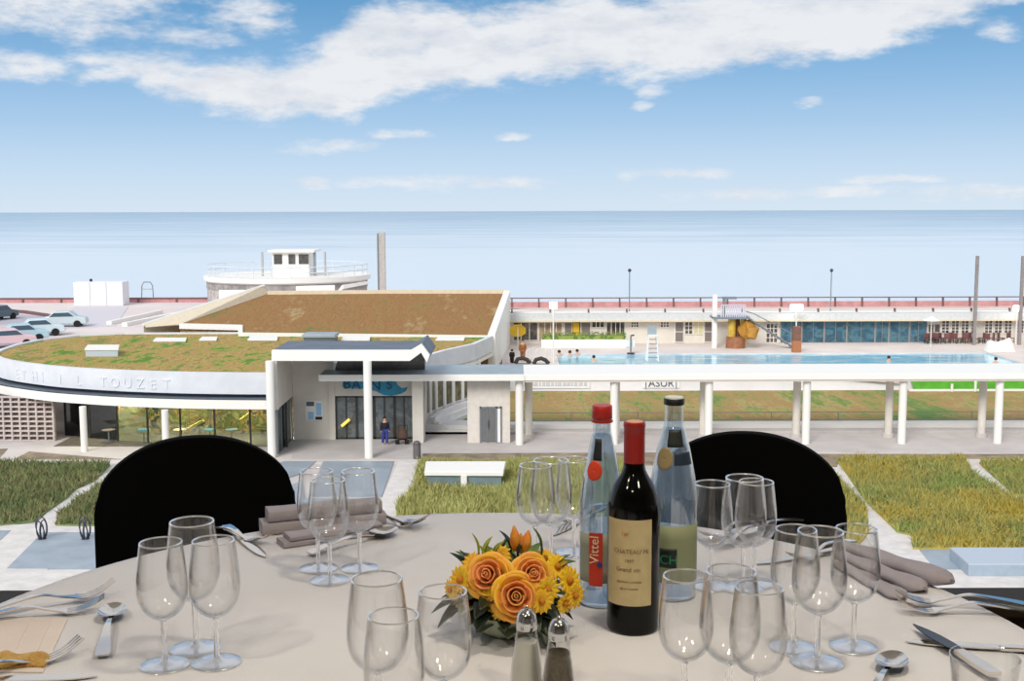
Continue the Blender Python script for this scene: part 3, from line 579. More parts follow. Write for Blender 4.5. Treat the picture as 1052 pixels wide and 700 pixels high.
# ------------------------------------------------------------------ curved building with sedum roof
ZRF=-8.0
SED=turfy('sedum_roof',[(97,135,57),(132,149,71),(173,156,94),(171,130,81),(182,166,105),(152,118,79),(118,144,68)],.3,1.7,(1,.35,1),.85,(.34,.66))
SEDB=turfy('sedum_brown',[(112,123,68),(144,119,75),(156,120,79),(148,111,71),(162,132,92),(174,155,116)],.3,1.9,(1,.3,1),.7,(.25,.75))
front=[(-35.2,82),(-34.7,77.5),(-32.6,73.6),(-28.3,70.2),(-24.3,68.4),(-21.2,67.5),(-18.2,66.95),(-15.6,66.7),(-13.5,66.6)]
front=[(p.x,p.y) for p in catmull([(x,y,0) for x,y in front],5)]
backl=[(-30.0,89.6),(-33.0,88),(-34.8,85)]
right=[(-13.5,71.3),(-6.0,71.3),(-5.5,74.5),(-4.4,77.6),(-2.6,81.2),(-1.5,86),(-1.2,89.6)]
outl=front+right+backl
bld=thing('bath_building',(-20,75,ZG),'low curved white building with a planted brown and green roof','building')
def inset(poly,d):
    n=len(poly); ar=sum(poly[i][0]*poly[(i+1)%n][1]-poly[(i+1)%n][0]*poly[i][1] for i in range(n)); sg=1 if ar>0 else -1; out=[]
    for i in range(n):
        a=Vector(poly[i-1]+(0,) if len(poly[i-1])==2 else poly[i-1]); b=Vector((poly[i][0],poly[i][1],0)); c=Vector((poly[(i+1)%n][0],poly[(i+1)%n][1],0)); a=Vector((a.x,a.y,0))
        n1=Vector((-(b-a).y,(b-a).x,0)).normalized(); n2=Vector((-(c-b).y,(c-b).x,0)).normalized(); m=(n1+n2); 
        if m.length<1e-5: m=n1
        m.normalize(); k=d*sg/max(.4,m.dot(n1)); out.append((b.x+m.x*k,b.y+m.y*k))
    return out
inn=inset(outl,.32)
MB().prism(inn,ZRF-.35,ZRF-.06).build('planted_roof',SED,bld)
n=len(outl); m=MB(); vs=[(x,y,ZRF-1.2) for x,y in outl]+[(x,y,ZRF+.05) for x,y in outl]+[(x,y,ZRF+.05) for x,y in inn]+[(x,y,ZRF-.4) for x,y in inn]+[(x,y,ZRF-1.2) for x,y in inset(outl,.6)]
m.add(vs,[(k*n+i,k*n+(i+1)%n,(k+1)*n+(i+1)%n,(k+1)*n+i) for k in range(3) for i in range(n)]+[(i,4*n+i,4*n+(i+1)%n,(i+1)%n) for i in range(n)])
m.build('parapet',mat('parapet_pale',(224,228,234),.7,var=.05,vscale=.8),bld)
# building body below (behind the glass) : recess, lower canopy, glass
rec=inset(outl,.5); nf=len(front)
def wall_strip(mb,pl,z0,z1,th=.12):
    for i in range(len(pl)-1):
        a=Vector((pl[i][0],pl[i][1],0)); b=Vector((pl[i+1][0],pl[i+1][1],0)); d=(b-a).normalized(); nn=Vector((-d.y,d.x,0))*th
        mb.add([(a.x,a.y,z0),(b.x,b.y,z0),(b.x+nn.x,b.y+nn.y,z0),(a.x+nn.x,a.y+nn.y,z0),(a.x,a.y,z1),(b.x,b.y,z1),(b.x+nn.x,b.y+nn.y,z1),(a.x+nn.x,a.y+nn.y,z1)],[(0,1,5,4),(1,2,6,5),(2,3,7,6),(3,0,4,7),(4,5,6,7),(3,2,1,0)])
    return mb
# canopy ring
outc=inset(outl,-.75)[:nf-1]+[(-13.55,65.9)]; insc=inset(outl,2.0)[:nf-1]+[(-13.55,68.4)]
z0c,z1c=-9.95,-9.42; k=len(outc); m=MB()
vs=[(x,y,z0c) for x,y in outc]+[(x,y,z1c) for x,y in outc]+[(x,y,z1c) for x,y in insc]+[(x,y,z0c) for x,y in insc]
m.add(vs,[(i,i+1,k+i+1,k+i) for i in range(k-1)]+[(2*k+i,2*k+i+1,3*k+i+1,3*k+i) for i in range(k-1)]+[(3*k+i,3*k+i+1,i+1,i) for i in range(k-1)]+[(0,k,2*k,3*k),(k-1,4*k-1,3*k-1,2*k-1)])
m.build('canopy',WHITE2,bld)
m=MB(); ins2=inset(outl,1.9)[:nf-1]+[(-13.6,68.3)]; oc2=inset(outl,-.6)[:nf-1]+[(-13.6,66.02)]
m.add([(x,y,z1c+.015) for x,y in oc2]+[(x,y,z1c+.015) for x,y in ins2],[(i,i+1,k+i+1,k+i) for i in range(k-1)]); m.build('canopy_roofing',DKROOF,bld)
wall_strip(MB(),inset(outl,.45)[:nf-1]+[(-13.6,67.1)],z1c,ZRF-1.15,.1).build('gutter_band',mat('gutter_dark',(70,76,88),.5),bld)
gl=inset(outl,1.75)[:nf-1]+[(-13.45,68.35)]
gx=G(57,453,ZG).x
glf=[p for p in gl if p[0]>gx and p[1]<72]; glf=[(gx,np.interp(gx,[q[0] for q in gl[5:]],[q[1] for q in gl[5:]]))]+glf
def resamp(pl,step):
    L=[0]
    for i in range(1,len(pl)): L.append(L[-1]+math.dist(pl[i],pl[i-1]))
    n=int(round(L[-1]/step)); return [(np.interp(L[-1]*i/n,L,[p[0] for p in pl]),np.interp(L[-1]*i/n,L,[p[1] for p in pl])) for i in range(n+1)]
gpts=resamp(glf,2.25)
PANE=pane_mat('shop_glass',(196,205,196),.2)
for i in range(len(gpts)-1):
    wall_strip(MB(),gpts[i:i+2],ZG,z0c,.04).build('glass_pane',PANE,bld)
for p in gpts: MB().box((p[0]-.04,p[1]-.07,ZG),(p[0]+.04,p[1]+.09,z0c)).build('mullion',DARK,bld)
# interior behind the glass
MB().box((-27.9,72.2,ZG),(-13.6,72.4,z0c)).build('inner_wall',mat('inner_wall',(150,140,90),.8,col2=[(66,70,48),(130,132,76),(92,76,52),(186,140,80),(84,108,106),(60,56,40)],vscale=1.3,detail=7,cr=(.4,.62)),bld)
MB().box((-27.5,68.6,ZG+.0),(-13.7,72.2,ZG+.04)).build('inner_floor',mat('inner_floor',(120,112,98),.5,var=.2),bld)
# stone breeze block wall at the left end of the glass front
cl=thing('breeze_block_wall',(gx-2,71,ZG),'pierced beige breeze block wall at the far left under the canopy','wall')
a=G(57,452.5,ZG); b=Vector((-33.5,70.9,ZG)); b.x=-33.4; dd=(b-a); Lw=dd.length; dd.normalize(); nn=Vector((-dd.y,dd.x,0))
if nn.y>0: nn=-nn
m=MB(); CL=mat('claustra_stone',(206,194,188),.9,var=.1,vscale=1.5); nx=int(Lw/.5); nz=9; hz=(z0c-ZG)/nz
for i in range(nx+1):
    p=a+dd*(Lw*i/nx); m.extr([p+dd*-.05,p+dd*.05,p+dd*.05+Vector((0,0,z0c-ZG)),p-dd*.05+Vector((0,0,z0c-ZG))],nn*.22)
for j in range(nz+1):
    z=ZG+hz*j; m.extr([Vector((a.x,a.y,z-.05)),Vector((b.x,b.y,z-.05)),Vector((b.x,b.y,z+.05)),Vector((a.x,a.y,z+.05))],nn*.2)
m.build('block_lattice',CL,cl)
m=MB(); m.extr([a-nn*.05,b-nn*.05,b-nn*.05+Vector((0,0,z0c-ZG)),a-nn*.05+Vector((0,0,z0c-ZG))],-nn*.1); m.build('backing',mat('claustra_back',(150,132,128),.95,var=.2,vscale=2),cl)
# canopy columns
for px,py in ((87,464.5),(171,469)):
    c=G(px,py,ZG); t=MB().cyl((c.x,c.y),.2,ZG,z0c,18).build('canopy_column',WHITE2,bld,smooth=True)
# yellow hanging lamps inside
for (pa,ya,pb_,yb) in ((193,441,209,432),(247,432,257,425)):
    A=P(pa,ya,69.4); B_=P(pb_,yb,69.4); MB().tube([A,B_],.09,8).build('hanging_lamp',mat('yellow_lamp',(240,206,90),.5,emit=.9),bld)
# cafe furniture inside the glass
def cafe_table(x,y,c,label):
    t=thing('cafe_table',(x,y,ZG+.04),label,'table','cafe tables behind the glass'); z=ZG+.04
    MB().cyl((x,y),.4,z+.72,z+.75,16).build('tabletop',mat('cafe_top'+str(c),c,.5),t); MB().cyl((x,y),.04,z,z+.72,8).build('pole',GREYM,t); MB().cyl((x,y),.25,z,z+.03,12).build('base',GREYM,t)
for i,(px,c) in enumerate(((112,(120,110,100)),(148,(90,150,170)),(216,(80,150,170)),(185,(190,170,150)),(238,(90,110,120)))):
    q=P(px,455,69.9); cafe_table(q.x,q.y,c,'small round cafe table seen behind the glass front, '+['just right of the first white column','left of the second white column','under the yellow lamp','just right of the second white column','next to the entrance porch'][i])
# faint raised letters on the parapet
fx=[p[0] for p in front[5:]]; fy=[p[1] for p in front[5:]]
LET=mat('letter_white',(224,228,234),.8)
for ch,px in (('E',18),('T',25),('H',36),('I',44),('I',62),('L',81),('T',106),('O',118),('U',131),('Z',144),('E',157),('T',171)):
    Y=72.0
    for _ in range(4): X=P(px,390,Y).x; Y=float(np.interp(X,fx,fy))
    dx=(np.interp(X+.3,fx,fy)-np.interp(X-.3,fx,fy))/.6
    text_at(ch,.85,.03,(X,Y-.03,ZRF-.98),(1,dx,0),(0,0,1)).build('letter',LET,bld)
# skylights and slabs on the planted roof
def skylight(pxa,pxb,py0,py1,h,label,glass=False):
    p=[G(x,y,ZRF) for x,y in ((pxa,py1),(pxb,py1),(pxb+1,py0),(pxa+3,py0))]; t=thing('roof_skylight',p[0],label,'skylight'); 
    MB().prism([(q.x,q.y) for q in p],ZRF-.06,ZRF-.06+h).build('curb',mat('skylight_grey',(184,196,206),.5),t)
    c=sum(p,Vector())/4; MB().prism([((q.x-c.x)*1.05+c.x,(q.y-c.y)*1.05+c.y) for q in p],ZRF-.06+h,ZRF+h+.02).build('cover',WHITE2,t)
skylight(88,121,361,365.5,.42,'raised white and blue grey skylight box on the left part of the planted roof')
skylight(158,190,348,351,.05,'flat white skylight panel on the green patch of the planted roof')
skylight(205,222,347,350,.05,'small flat white panel on the roof right of the green patch')
skylight(255,284,346,350,.05,'flat white skylight panel left of the dark roof unit')
skylight(351,379,346,350,.05,'flat white skylight panel right of the dark roof unit')
skylight(448,476,347,350,.05,'flat white skylight panel near the right corner of the planted roof')
b=G(328,352,ZRF); t=thing('roof_unit',b,'dark ventilation unit with pale top behind the entrance porch roof','ventilation unit')
MB().box((b.x-1.1,b.y-.2,ZRF-.1),(b.x+1.1,b.y+1.5,ZRF+.35)).build('body',DKROOF,t); MB().box((b.x-1.2,b.y-.3,ZRF+.35),(b.x+1.2,b.y+1.6,ZRF+.6)).build('top',GREYROOF,t,bevel=.05)
# raised brown roof
def onroof(px,py,off=0):
    d=ray(px,py); k=((-7.95+off)-.11*87.5-CAMZ)/(d.z-.11*d.y); return Vector((d.x*k,d.y*k,CAMZ+d.z*k))
rp=[onroof(185,334),onroof(247,335.5),onroof(247,343.5),onroof(505,346.5),onroof(521,301.5),onroof(400,301.5),onroof(275,302.5)]
hall=thing('pool_hall',(-10,95,ZG),'raised hall with a sloping brown planted roof and pale parapets','building')
MB().prism([tuple(p) for p in rp],ZG,0).build('planted_roof',SEDB,hall)
def beam(mb,pts,w,h0,h1):
    for i in range(len(pts)-1):
        a,b=pts[i],pts[i+1]; d=(b-a); d.z=0; d.normalize(); nn=Vector((-d.y,d.x,0))*w/2
        vs=[a-nn,b-nn,b+nn,a+nn]; mb.add([(v.x,v.y,v.z+h0) for v in vs]+[(v.x,v.y,v.z+h1) for v in vs],[(0,3,2,1),(4,5,6,7),(0,1,5,4),(1,2,6,5),(2,3,7,6),(3,0,4,7)])
    return mb
beam(MB(),[rp[0],rp[1],rp[2],rp[3]],.35,-.3,.12).build('front_kerb',WHITE2,hall)
CREAM=mat('cream_render',(226,212,186),.8,var=.05)
beam(MB(),[rp[3],rp[4]],.55,-5.5,.25).build('side_wall',WHITE2,hall)
beam(MB(),[rp[4],rp[5],rp[6]],.35,-2,.3).build('back_parapet',CREAM,hall)
# flaring left parapet
a,b=onroof(150,336),onroof(274,302.5)
m=MB(); m.add([tuple(rp[0]+Vector((0,0,.02))),tuple(rp[6]+Vector((0,0,.02))),(rp[6].x-.3,rp[6].y,rp[6].z+.75),(a.x-.2,a.y,a.z+.15),tuple(a+Vector((0,0,-.05))),(a.x-.2,a.y,ZG+3),(rp[6].x-.3,rp[6].y+.1,ZG+3)],[(0,1,2,3),(0,3,4),(3,2,6,5)])
m.build('side_parapet',CREAM,hall,solid=.08)
w1=MB(); w1.tube([(a.x-.2,a.y,a.z+.17),(rp[6].x-.3,rp[6].y,rp[6].z+.78)],.13,6); w1.build('parapet_coping',WHITE2,hall)
# right side wall below the planted roof with strip windows
m=MB(); rs=[(-6.0,71.5),(-5.5,74.5),(-4.4,77.6),(-2.6,81.2),(-1.5,86),(-1.1,90)]
wall_strip(m,rs,ZG+3.2,ZRF-1.1,.3); m.build('upper_wall',WHITE2,bld)
wn=[(-5.6,73.2),(-5.2,75.6),(-4.3,78),(-3.2,80.4),(-2.4,82.4)]
wp=resamp(wn,1.4); wall_strip(MB(),wp,ZG+1.0,ZG+3.3,.08).build('window_strip',mat('dim_window',(86,88,72),.2,col2=[(60,66,56),(128,124,100)],vscale=.9),bld)
for p in wp: MB().cyl(p,.16,ZG+.1,ZG+3.4,10).build('pier',WHITE2,bld)
wall_strip(MB(),wn,ZG,ZG+1.0,.25).build('sill_wall',WHITE,bld)
m=MB()
for i in range(3):
    q=[(x+.9-.28*i,y-.5*(2-i)*.6) for x,y in wn]; wall_strip(m,q,ZG,ZG+.35+.28*i,-.35)
m.build('curved_steps',WHITE,bld)
struct('small_lawn',MB().prism(gp([(441,441),(452,428),(470,421),(482,419),(482,441)]),ZG,ZG+.1),mat('green_lawn',(120,142,84),.95,var=.2,vscale=.8,bump=.6,bscale=4))
struct('kerb_steps',MB().box((wx(437,74),72.6,ZG),(wx(482,73),74.4,ZG+.5)).box((wx(437,74),72.2,ZG),(wx(482,73),72.6,ZG+.25)),WHITE)
# ------------------------------------------------------------------ entrance porch
t=thing('entrance_porch',(-9.5,65.9,ZG),'tall white entrance porch with a folded roof edge and blue wave sign','porch')
YP=65.6; zt=P(350,360,YP).z; zb=P(350,371,YP).z
o=[P(279,371,YP),P(421,371,YP),P(432.6,362.5,YP),P(438.5,372.5,YP),P(441.5,365,YP),P(433,353.5,YP),P(422,360,YP),P(279,360,YP)]
YBK=70.6
o2=[Vector(p) for p in o]; MB().extr(o2,(0,.3,0)).build('fascia',WHITE2,t)
u=[o[0],o[1],o[2],o[3]]; 
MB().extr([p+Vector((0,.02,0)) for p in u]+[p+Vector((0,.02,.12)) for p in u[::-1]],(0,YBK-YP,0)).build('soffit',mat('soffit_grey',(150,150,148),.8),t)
tr=[o[7],o[6],o[5],o[4]]
MB().extr([p+Vector((0,.28,-.02)) for p in tr]+[p+Vector((0,.28,-.14)) for p in tr[::-1]],(0,YBK-YP-.3,0)).build('roof_covering',DKROOF,t)
xl=o[0].x
MB().box((xl,YP+.05,z0c),(xl+.28,YP+.5,zt)).box((xl,YP+.5,z0c),(xl+.2,YBK,zt-.1)).build('side_wall',BEIGE,t)
MB().box((xl+.06,YP+.6,ZG),(xl+.12,YBK,z0c)).build('side_glass',pane_mat('side_glass',(120,136,132),.35),t)
for yy in (YP+.6,67.3,69,YBK): MB().box((xl+.02,yy-.04,ZG),(xl+.16,yy+.04,z0c)).build('mullion',GREYM,t)
for px in (279.5,379): 
    c=G(px,470.5,ZG); MB().cyl((c.x,c.y),.24,ZG,zb+.05,18).build('column',WHITE2,t,smooth=True)
YW2=70.65
def ex(px): return px2x(px,YW2)
def ez(py): return P(380,py,YW2).z
zc=P(400,390.5,68.4).z
MB().box((xl+.2,YW2,ZG),(ex(343),YW2+.3,zt-.1)).build('back_wall',BEIGE,t)
MB().box((ex(343),YW2,ez(407)),(ex(436),YW2+.3,zc)).box((ex(338),YW2-.1,ZG),(ex(344),YW2+.2,zc)).box((ex(425),YW2-1.2,ZG),(ex(436),YW2+.3,zc)).build('door_wall',BEIGE,t)
MB().add([(ex(343),YW2,zc),(ex(437),YW2,zc),(ex(437),YW2,zt-.3),(ex(352),YW2,zt-.3)],[(0,1,2,3)]).build('shaded_roof_panel',mat('shaded_roof_dark',(62,60,58),.2,col2=(96,92,86),vscale=.8),t,solid=.05)  # dark panel standing in for the shaded roof slab and ceiling above the beam
dp=[344.5,366,384,405,424.5]
for i in range(4):
    f=MB(); a,b=ex(dp[i]),ex(dp[i+1]); z1=ez(407.5)
    f.box((a,YW2+.02,ZG),(a+.08,YW2+.12,z1)).box((b-.08,YW2+.02,ZG),(b,YW2+.12,z1)).box((a,YW2+.02,z1-.08),(b,YW2+.12,z1)).box((a,YW2+.02,ZG),(b,YW2+.12,ZG+.12)).box(((a+b)/2-.04,YW2+.02,ZG),((a+b)/2+.04,YW2+.12,z1))
    q=f.build('glass_door',DARK,t)
    MB().box((a+.08,YW2+.06,ZG+.12),(b-.08,YW2+.09,z1-.08)).build('pane',mat('door_glass',(100,104,104),.08,col2=[(86,90,88),(116,122,124),(96,104,108),(92,86,74)],vscale=.5),q)
MB().tube([P(351,438,70.5),P(359,431,70.5)],.09,8).build('yellow_lamp',mat('yellow_lamp',(240,206,90),.5,emit=.9),t)
# blue wave sign
wv=[(352,390.5),(407,390.5),(408,394),(413,397),(419,396),(417,400),(411,403),(402,405),(394,404),(386,400),(378,397.5),(366,397.5),(352,396)]
sg=thing('entrance_sign',(ex(380),YW2-.1,ez(400)),'turquoise wave shaped sign with dark capital letters over the entrance doors','sign')
MB().extr([P(x,y+2,YW2-.06) for x,y in wv],(0,.05,0)).build('wave_board',mat('turquoise',(34,150,186),.5,var=.12,vscale=.8),sg)
TL=mat('sign_navy',(22,66,104),.5)
for i,(c,px,py) in enumerate((('B',356.5,397),('A',366,397.5),('I',376.5,398),('N',386,399),('S',400,397.5))):
    text_at(c,.88 if c!='S' else .8,.05,P(px,py+2.4,YW2-.1),(1,0,.0),(0,0,1)).build('letter',TL,sg)
# notice board
nb=thing('notice_board',(ex(320),YW2-.05,ez(433)),'white and pale blue notice panels on the beige wall of the entrance porch','notice board')
MB().box((ex(313.5),YW2-.06,ez(432)),(ex(331),YW2-.01,ez(411.5))).build('panel',WHITE2,nb)
LB=mat('pale_blue_print',(150,196,230),.5)
MB().box((ex(314.5),YW2-.08,ez(417)),(ex(322.5),YW2-.06,ez(412.5))).build('grey_logo',mat('logo_grey',(90,96,104),.5),nb)
MB().box((ex(316),YW2-.08,ez(431)),(ex(322),YW2-.06,ez(423))).box((ex(324.5),YW2-.08,ez(427)),(ex(330),YW2-.06,ez(414))).build('print',LB,nb); MB().box((ex(323.5),YW2-.09,ez(431)),(ex(330.5),YW2-.06,ez(428))).build('dark_strip',NAVY,nb)
# stroller by the door
c=G(413.5,456,ZG); t=thing('pushchair',c,'black pushchair parked beside the entrance doors','pushchair'); x,y,z=c
for s in (-.28,.28): MB().tube([(x+s-.12,y-.2,z+.14),(x+s+.12,y-.2,z+.14)],.14,12).build('wheel',BLK,t)
MB().tube([(x,y-.1,z+.3),(x,y,z+.55),(x,y+.1,z+.95)],.25,10,[.32,.34,.2]).build('seat',mat('stroller_brown',(88,66,56),.8),t,smooth=True); MB().tube([(x+.25,y+.2,z+.4),(x+.28,y+.4,z+1.05),(x-.28,y+.4,z+1.05),(x-.25,y+.2,z+.4)],.03).build('handle',DARK,t)
# ------------------------------------------------------------------ kiosk with grey roof
k=thing('kiosk',(ex(502),69.4,ZG),'white kiosk block with grey double door under the grey flat roof','kiosk')
YK=69.4
def kx(px): return px2x(px,YK)
def kz(py): return P(500,py,YK).z
MB().box((kx(480),YK,ZG),(kx(524),72.6,zc+.02)).build('wall',mat('kiosk_wall',(224,216,206),.85,var=.05),k,bevel=.02)
MB().box((kx(331),68.4,zc-.03),(kx(537)+.05,73.0,zc+.3)).build('roof_slab',GREYROOF,k)
MB().box((kx(331)-.02,68.3,zc-.06),(kx(537)+.09,68.42,zc+.32)).build('fascia',WHITE2,k)
f=MB(); a,b=kx(492.5),kx(515.5); f.box((a,YK-.06,ZG),(a+.1,YK,kz(418))).box((b-.1,YK-.06,ZG),(b,YK,kz(418))).box((a,YK-.06,kz(419.5)),(b,YK,kz(418))).box((kx(509),YK-.06,ZG),(kx(511),YK,kz(418))).box((kx(500.5),YK-.06,ZG),(kx(501.2),YK,kz(418)))
d=f.build('door',GREYM,k)
MB().box((a+.1,YK-.03,ZG+.05),(b-.1,YK+.01,kz(419.5))).build('leaf',mat('door_grey_leaf',(112,114,114),.5,var=.08),d); MB().box((kx(511),YK-.05,ZG+.05),(kx(514.6),YK-.025,kz(420))).build('side_panel',WHITE2,d); MB().box((kx(501.5),YK-.12,kz(440)),(kx(502),YK-.05,kz(432))).build('handle',DARK,d)
c=G(544,402,ZG)
# bollard, middle skylight in the meadow
c=G(428.5,472,ZG); t=thing('bollard',c,'dark grey rounded bollard at the corner of the white path','bollard')
MB().lathe([(.2,0),(.22,.1),(.22,.85),(.17,1.02),(.02,1.08)],c,16).build('post',mat('bollard_grey',(98,94,96),.6),t,smooth=True); MB().lathe([(.225,.86),(.235,.88),(.225,.9)],c,16).build('band',DARK,t)
p=[G(x,y,ZG+.95) for x,y in ((436,484.5),(517,485),(519.5,474),(437.5,474))]
t=thing('plaza_skylight',p[0],'long low skylight box with a white lid in the meadow grass bed','skylight')
MB().prism([(q.x,q.y) for q in p],ZG+.72,ZG+.95).build('lid',WHITE2,t,bevel=.03)
cc=sum(p,Vector())/4; MB().prism([((q.x-cc.x)*.95+cc.x,(q.y-cc.y)*.9+cc.y) for q in p],ZG,ZG+.72).build('glazing',mat('skylight_glass',(128,146,150),.15,var=.15,vscale=1),t)
y_=min(q.y for q in p); MB().box((cc.x-.15,y_+.02,ZG),(cc.x+.15,y_+.3,ZG+.72)).build('divider',WHITE2,t)
# box slab at the right
p=[G(x,y,ZG+.55) for x,y in ((995,579.5),(1110,579.5),(1095,563),(976,563))]
t=thing('plaza_lightwell',p[0],'low pale blue grey block on the slab below the golden grass bed','block')
MB().prism([(q.x,q.y) for q in p],ZG,ZG+.5).build('body',mat('block_blue_grey',(158,174,188),.5,var=.05),t)
MB().prism([(q.x,q.y) for q in p],ZG+.5,ZG+.56).build('lid',mat('block_lid',(178,190,202),.5),t)
# looped wire sculptures
for i,px in enumerate((43.5,88)):
    c=G(px,555,ZG); t=thing('bike_loop',c,'dark looped metal stand on the slab, '+['the one at the left','the one nearer the black chair'][i],'bicycle stand','looped metal stands on the left slab'); x,y,z=c
    for j,(w,lean,h) in enumerate(((.2,0,1.0),(.13,.12,.9),(.17,-.14,.86),(.1,.02,.7))):
        pts=[]
        for q in range(21):
            a=2*PI*q/20; pts.append((x+math.sin(a)*w+lean*(1-math.cos(a))*.5,y+.08*math.sin(a+j),z+h*(1-math.cos(a))/2))
        MB().tube(pts,.028,6).build('loop',mat('loop_steel',(74,80,92),.4,metal=.5),t,smooth=True)
    MB().cyl((x,y),.18,z,z+.06,12).build('base',DARK,t)
# ------------------------------------------------------------------ left promenade, road, cars
struct('upper_promenade',MB().prism([(-110,78),(-36.2,78),(-36.2,91),(-31,91),(-31,93),(-2.2,107),(-2.2,139.5),(-110,139.5)],ZL-.5,ZL),mat('promenade_pale',(226,214,210),.9,var=.05,vscale=.2))
ground_piece('road',[(-200,318),(0,320.5),(48,326),(66,332),(68,338),(40,348),(-20,372),(-300,380)],mat('asphalt_pale',(184,180,188),.9,var=.06,vscale=.4),.03,ZL)
ground_piece('road_island',[(-60,337),(8,334),(18,336),(5,339),(-60,341)],mat('island_beige',(206,190,180),.9),.08,ZL)
ground_piece('grey_apron',[(76,315),(132,315),(118,335),(62,338)],mat('apron_grey',(206,202,208),.9),.04,ZL)
for y0_,y1_,x0_,x1_ in ((334,322,112,165),(335.5,324,128,185)):
    A=G(x0_,y0_,ZL); B_=G(x1_,y1_,ZL); struct('ramp_kerb',beam(MB(),[A,B_],.5,0,.35),WHITE2)
t=thing('road_kerb',G(0,321,ZL),'dark kerb line curving along the pale road at the upper left','kerb')
beam(MB(),[G(x,y,ZL) for x,y in ((-60,318),(0,320.5),(25,322),(48,325.5),(60,329))],.35,0,.3).build('stone',RAILD,t)
t=thing('promenade_railing',(-60,139,ZL),'faded red wall with dark handrail at the far left, above the beach','railing')
YR=G(0,313.5,ZL).y+3
MB().box((-110,YR,ZL),(-32.8,YR+.4,ZL+.55)).build('low_wall',PINK,t); zt_=P(0,306.5,YR).z
MB().box((-110,YR-.1,zt_-.12),(-32.8,YR+.1,zt_+.02)).build('handrail',RAILD,t)
x=-100
while x<-33: MB().box((x-.09,YR-.12,ZL),(x+.09,YR+.1,zt_)).build('post',RAILD,t); x+=4.4
# white container
c=G(76,314.5,ZL); q=G(126,314.5,ZL); t=thing('site_container',(c.x,c.y,ZL),'white box shaped container standing on the promenade','container')
hz_=P(80,290,c.y).z
MB().box((c.x,c.y,ZL),(q.x,c.y+2.2,hz_)).build('body',mat('container_white',(232,230,234),.6),t,bevel=.05)
m=MB()
for i in range(1,3): x=c.x+(q.x-c.x)*i/3; m.box((x-.03,c.y-.03,ZL),(x+.03,c.y,hz_))
m.build('seam',mat('seam_grey',(190,186,192),.6),t); MB().ball(((c.x*.7+q.x*.3),c.y+1,hz_+.15),.18,8,6).build('roof_lamp',DARK,t)
# arch stand
a=G(145.5,310,ZL); b=G(158,310,ZL); zz=P(150,290,a.y).z; t=thing('swing_frame',a,'thin dark arch frame right of the white container','frame')
MB().tube([a,(a.x+.1,a.y,zz-.4),(a.x+.35,a.y,zz),(b.x-.35,a.y,zz),(b.x-.1,a.y,zz-.4),b],.06,6).build('arch',GREYM,t); MB().tube([(a.x+.15,a.y,zz-.8),(b.x-.15,a.y,zz-.8)],.04,6).build('crossbar',GREYM,t)
# cars
def car(b,rz,col,label):
    t=thing('car',(0,0,0),label,'car','cars parked beside the planted roof'); m_=mat('car_'+'_'.join(map(str,col)),col,.3)
    prof=[(-2.0,.35),(-2.05,.75),(-1.75,.9),(-1.2,1.0),(-.75,1.42),(.6,1.45),(1.15,1.0),(1.95,.85),(2.05,.5),(2.0,.3)]
    MB().extr([(x,-.8,z) for x,z in prof],(0,1.6,0)).build('body',m_,t,bevel=.08); 
    MB().extr([(-1.1,-.82,1.0),(-.72,-.82,1.34),(.55,-.82,1.36),(1.0,-.82,1.0)],(0,1.64,0)).build('window',mat('car_glass',(72,92,106),.15),t)
    for wx_ in (-1.25,1.25):
        for s in (-1,1): MB().tube([(wx_,s*.66,.32),(wx_,s*.86,.32)],.32,16).build('wheel',BLK,t)
    t.location=b; t.rotation_euler=(0,0,rz)
for px,py,rz,col,lab in ((8,357,.55,(226,196,200),'pale pink car, leftmost of those parked behind the roof edge'),(22,351,.5,(176,206,216),'pale blue car, second from the left behind the roof edge'),(40,345,.45,(206,222,228),'white and pale blue car, the third from the left behind the roof edge'),(66,336,.2,(196,210,212),'light grey car farthest right behind the roof edge'),(-3,329,1.2,(90,110,120),'dark car cut off by the left edge on the pale road')):
    car(G(px,py,ZL),rz,col,lab)
# ------------------------------------------------------------------ round lookout building
YT=124.0; tc=P(296,290,YT); Rr_=84/1195*YT
def tz(py,Y=YT): return P(296,py,Y).z
yf=YT-Rr_; zt1=P(296,287,yf).z
t=thing('lookout_tower',(tc.x,YT,ZL),'round stone lookout building with roof terrace and small white cabin','building')
STONE=mat('stone_wall',(176,168,164),.9,col2=[(198,192,188),(160,152,150),(184,178,176)],vscale=1.2)
MB().cyl((tc.x,YT),Rr_-.35,ZL,zt1-.7,48).build('drum_wall',STONE,t,smooth=True)
MB().lathe([(Rr_-.6,-.75),(Rr_,-.45),(Rr_,0),(Rr_-.3,0),(.1,0)],(tc.x,YT,zt1),48).build('terrace_slab',WHITE2,t,smooth=True)
MB().lathe([(Rr_-.34,-1.3),(Rr_-.3,-1.3),(Rr_-.3,-.5),(Rr_-.34,-.5)],(tc.x,YT,zt1),48,closed=True).build('dark_band',mat('band_grey',(128,122,120),.8,col2=(170,166,164),vscale=1.5),t)
rl=MB(); n=40
for h in (.55,1.1):
    rl.tube([(tc.x+(Rr_-.3)*math.cos(2*PI*i/n),YT+(Rr_-.3)*math.sin(2*PI*i/n),zt1+h) for i in range(n+1)],.045,5)
rl.build('railing',mat('rail_white',(214,220,224),.5),t)
for i in range(28): a=2*PI*i/28; MB().cyl((tc.x+(Rr_-.3)*math.cos(a),YT+(Rr_-.3)*math.sin(a)),.04,zt1,zt1+1.1,6).build('rail_post',mat('rail_white',(214,220,224),.5),t)
YC=YT-3; cx0,cx1=P(280,280,YC).x,P(317.5,280,YC).x; zc0,zc1=zt1-.05,P(296,259.5,YC).z
MB().box((cx0,YC,zc0),(cx1,YC+3.5,zc1)).build('cabin_wall',WHITE2,t,bevel=.04)
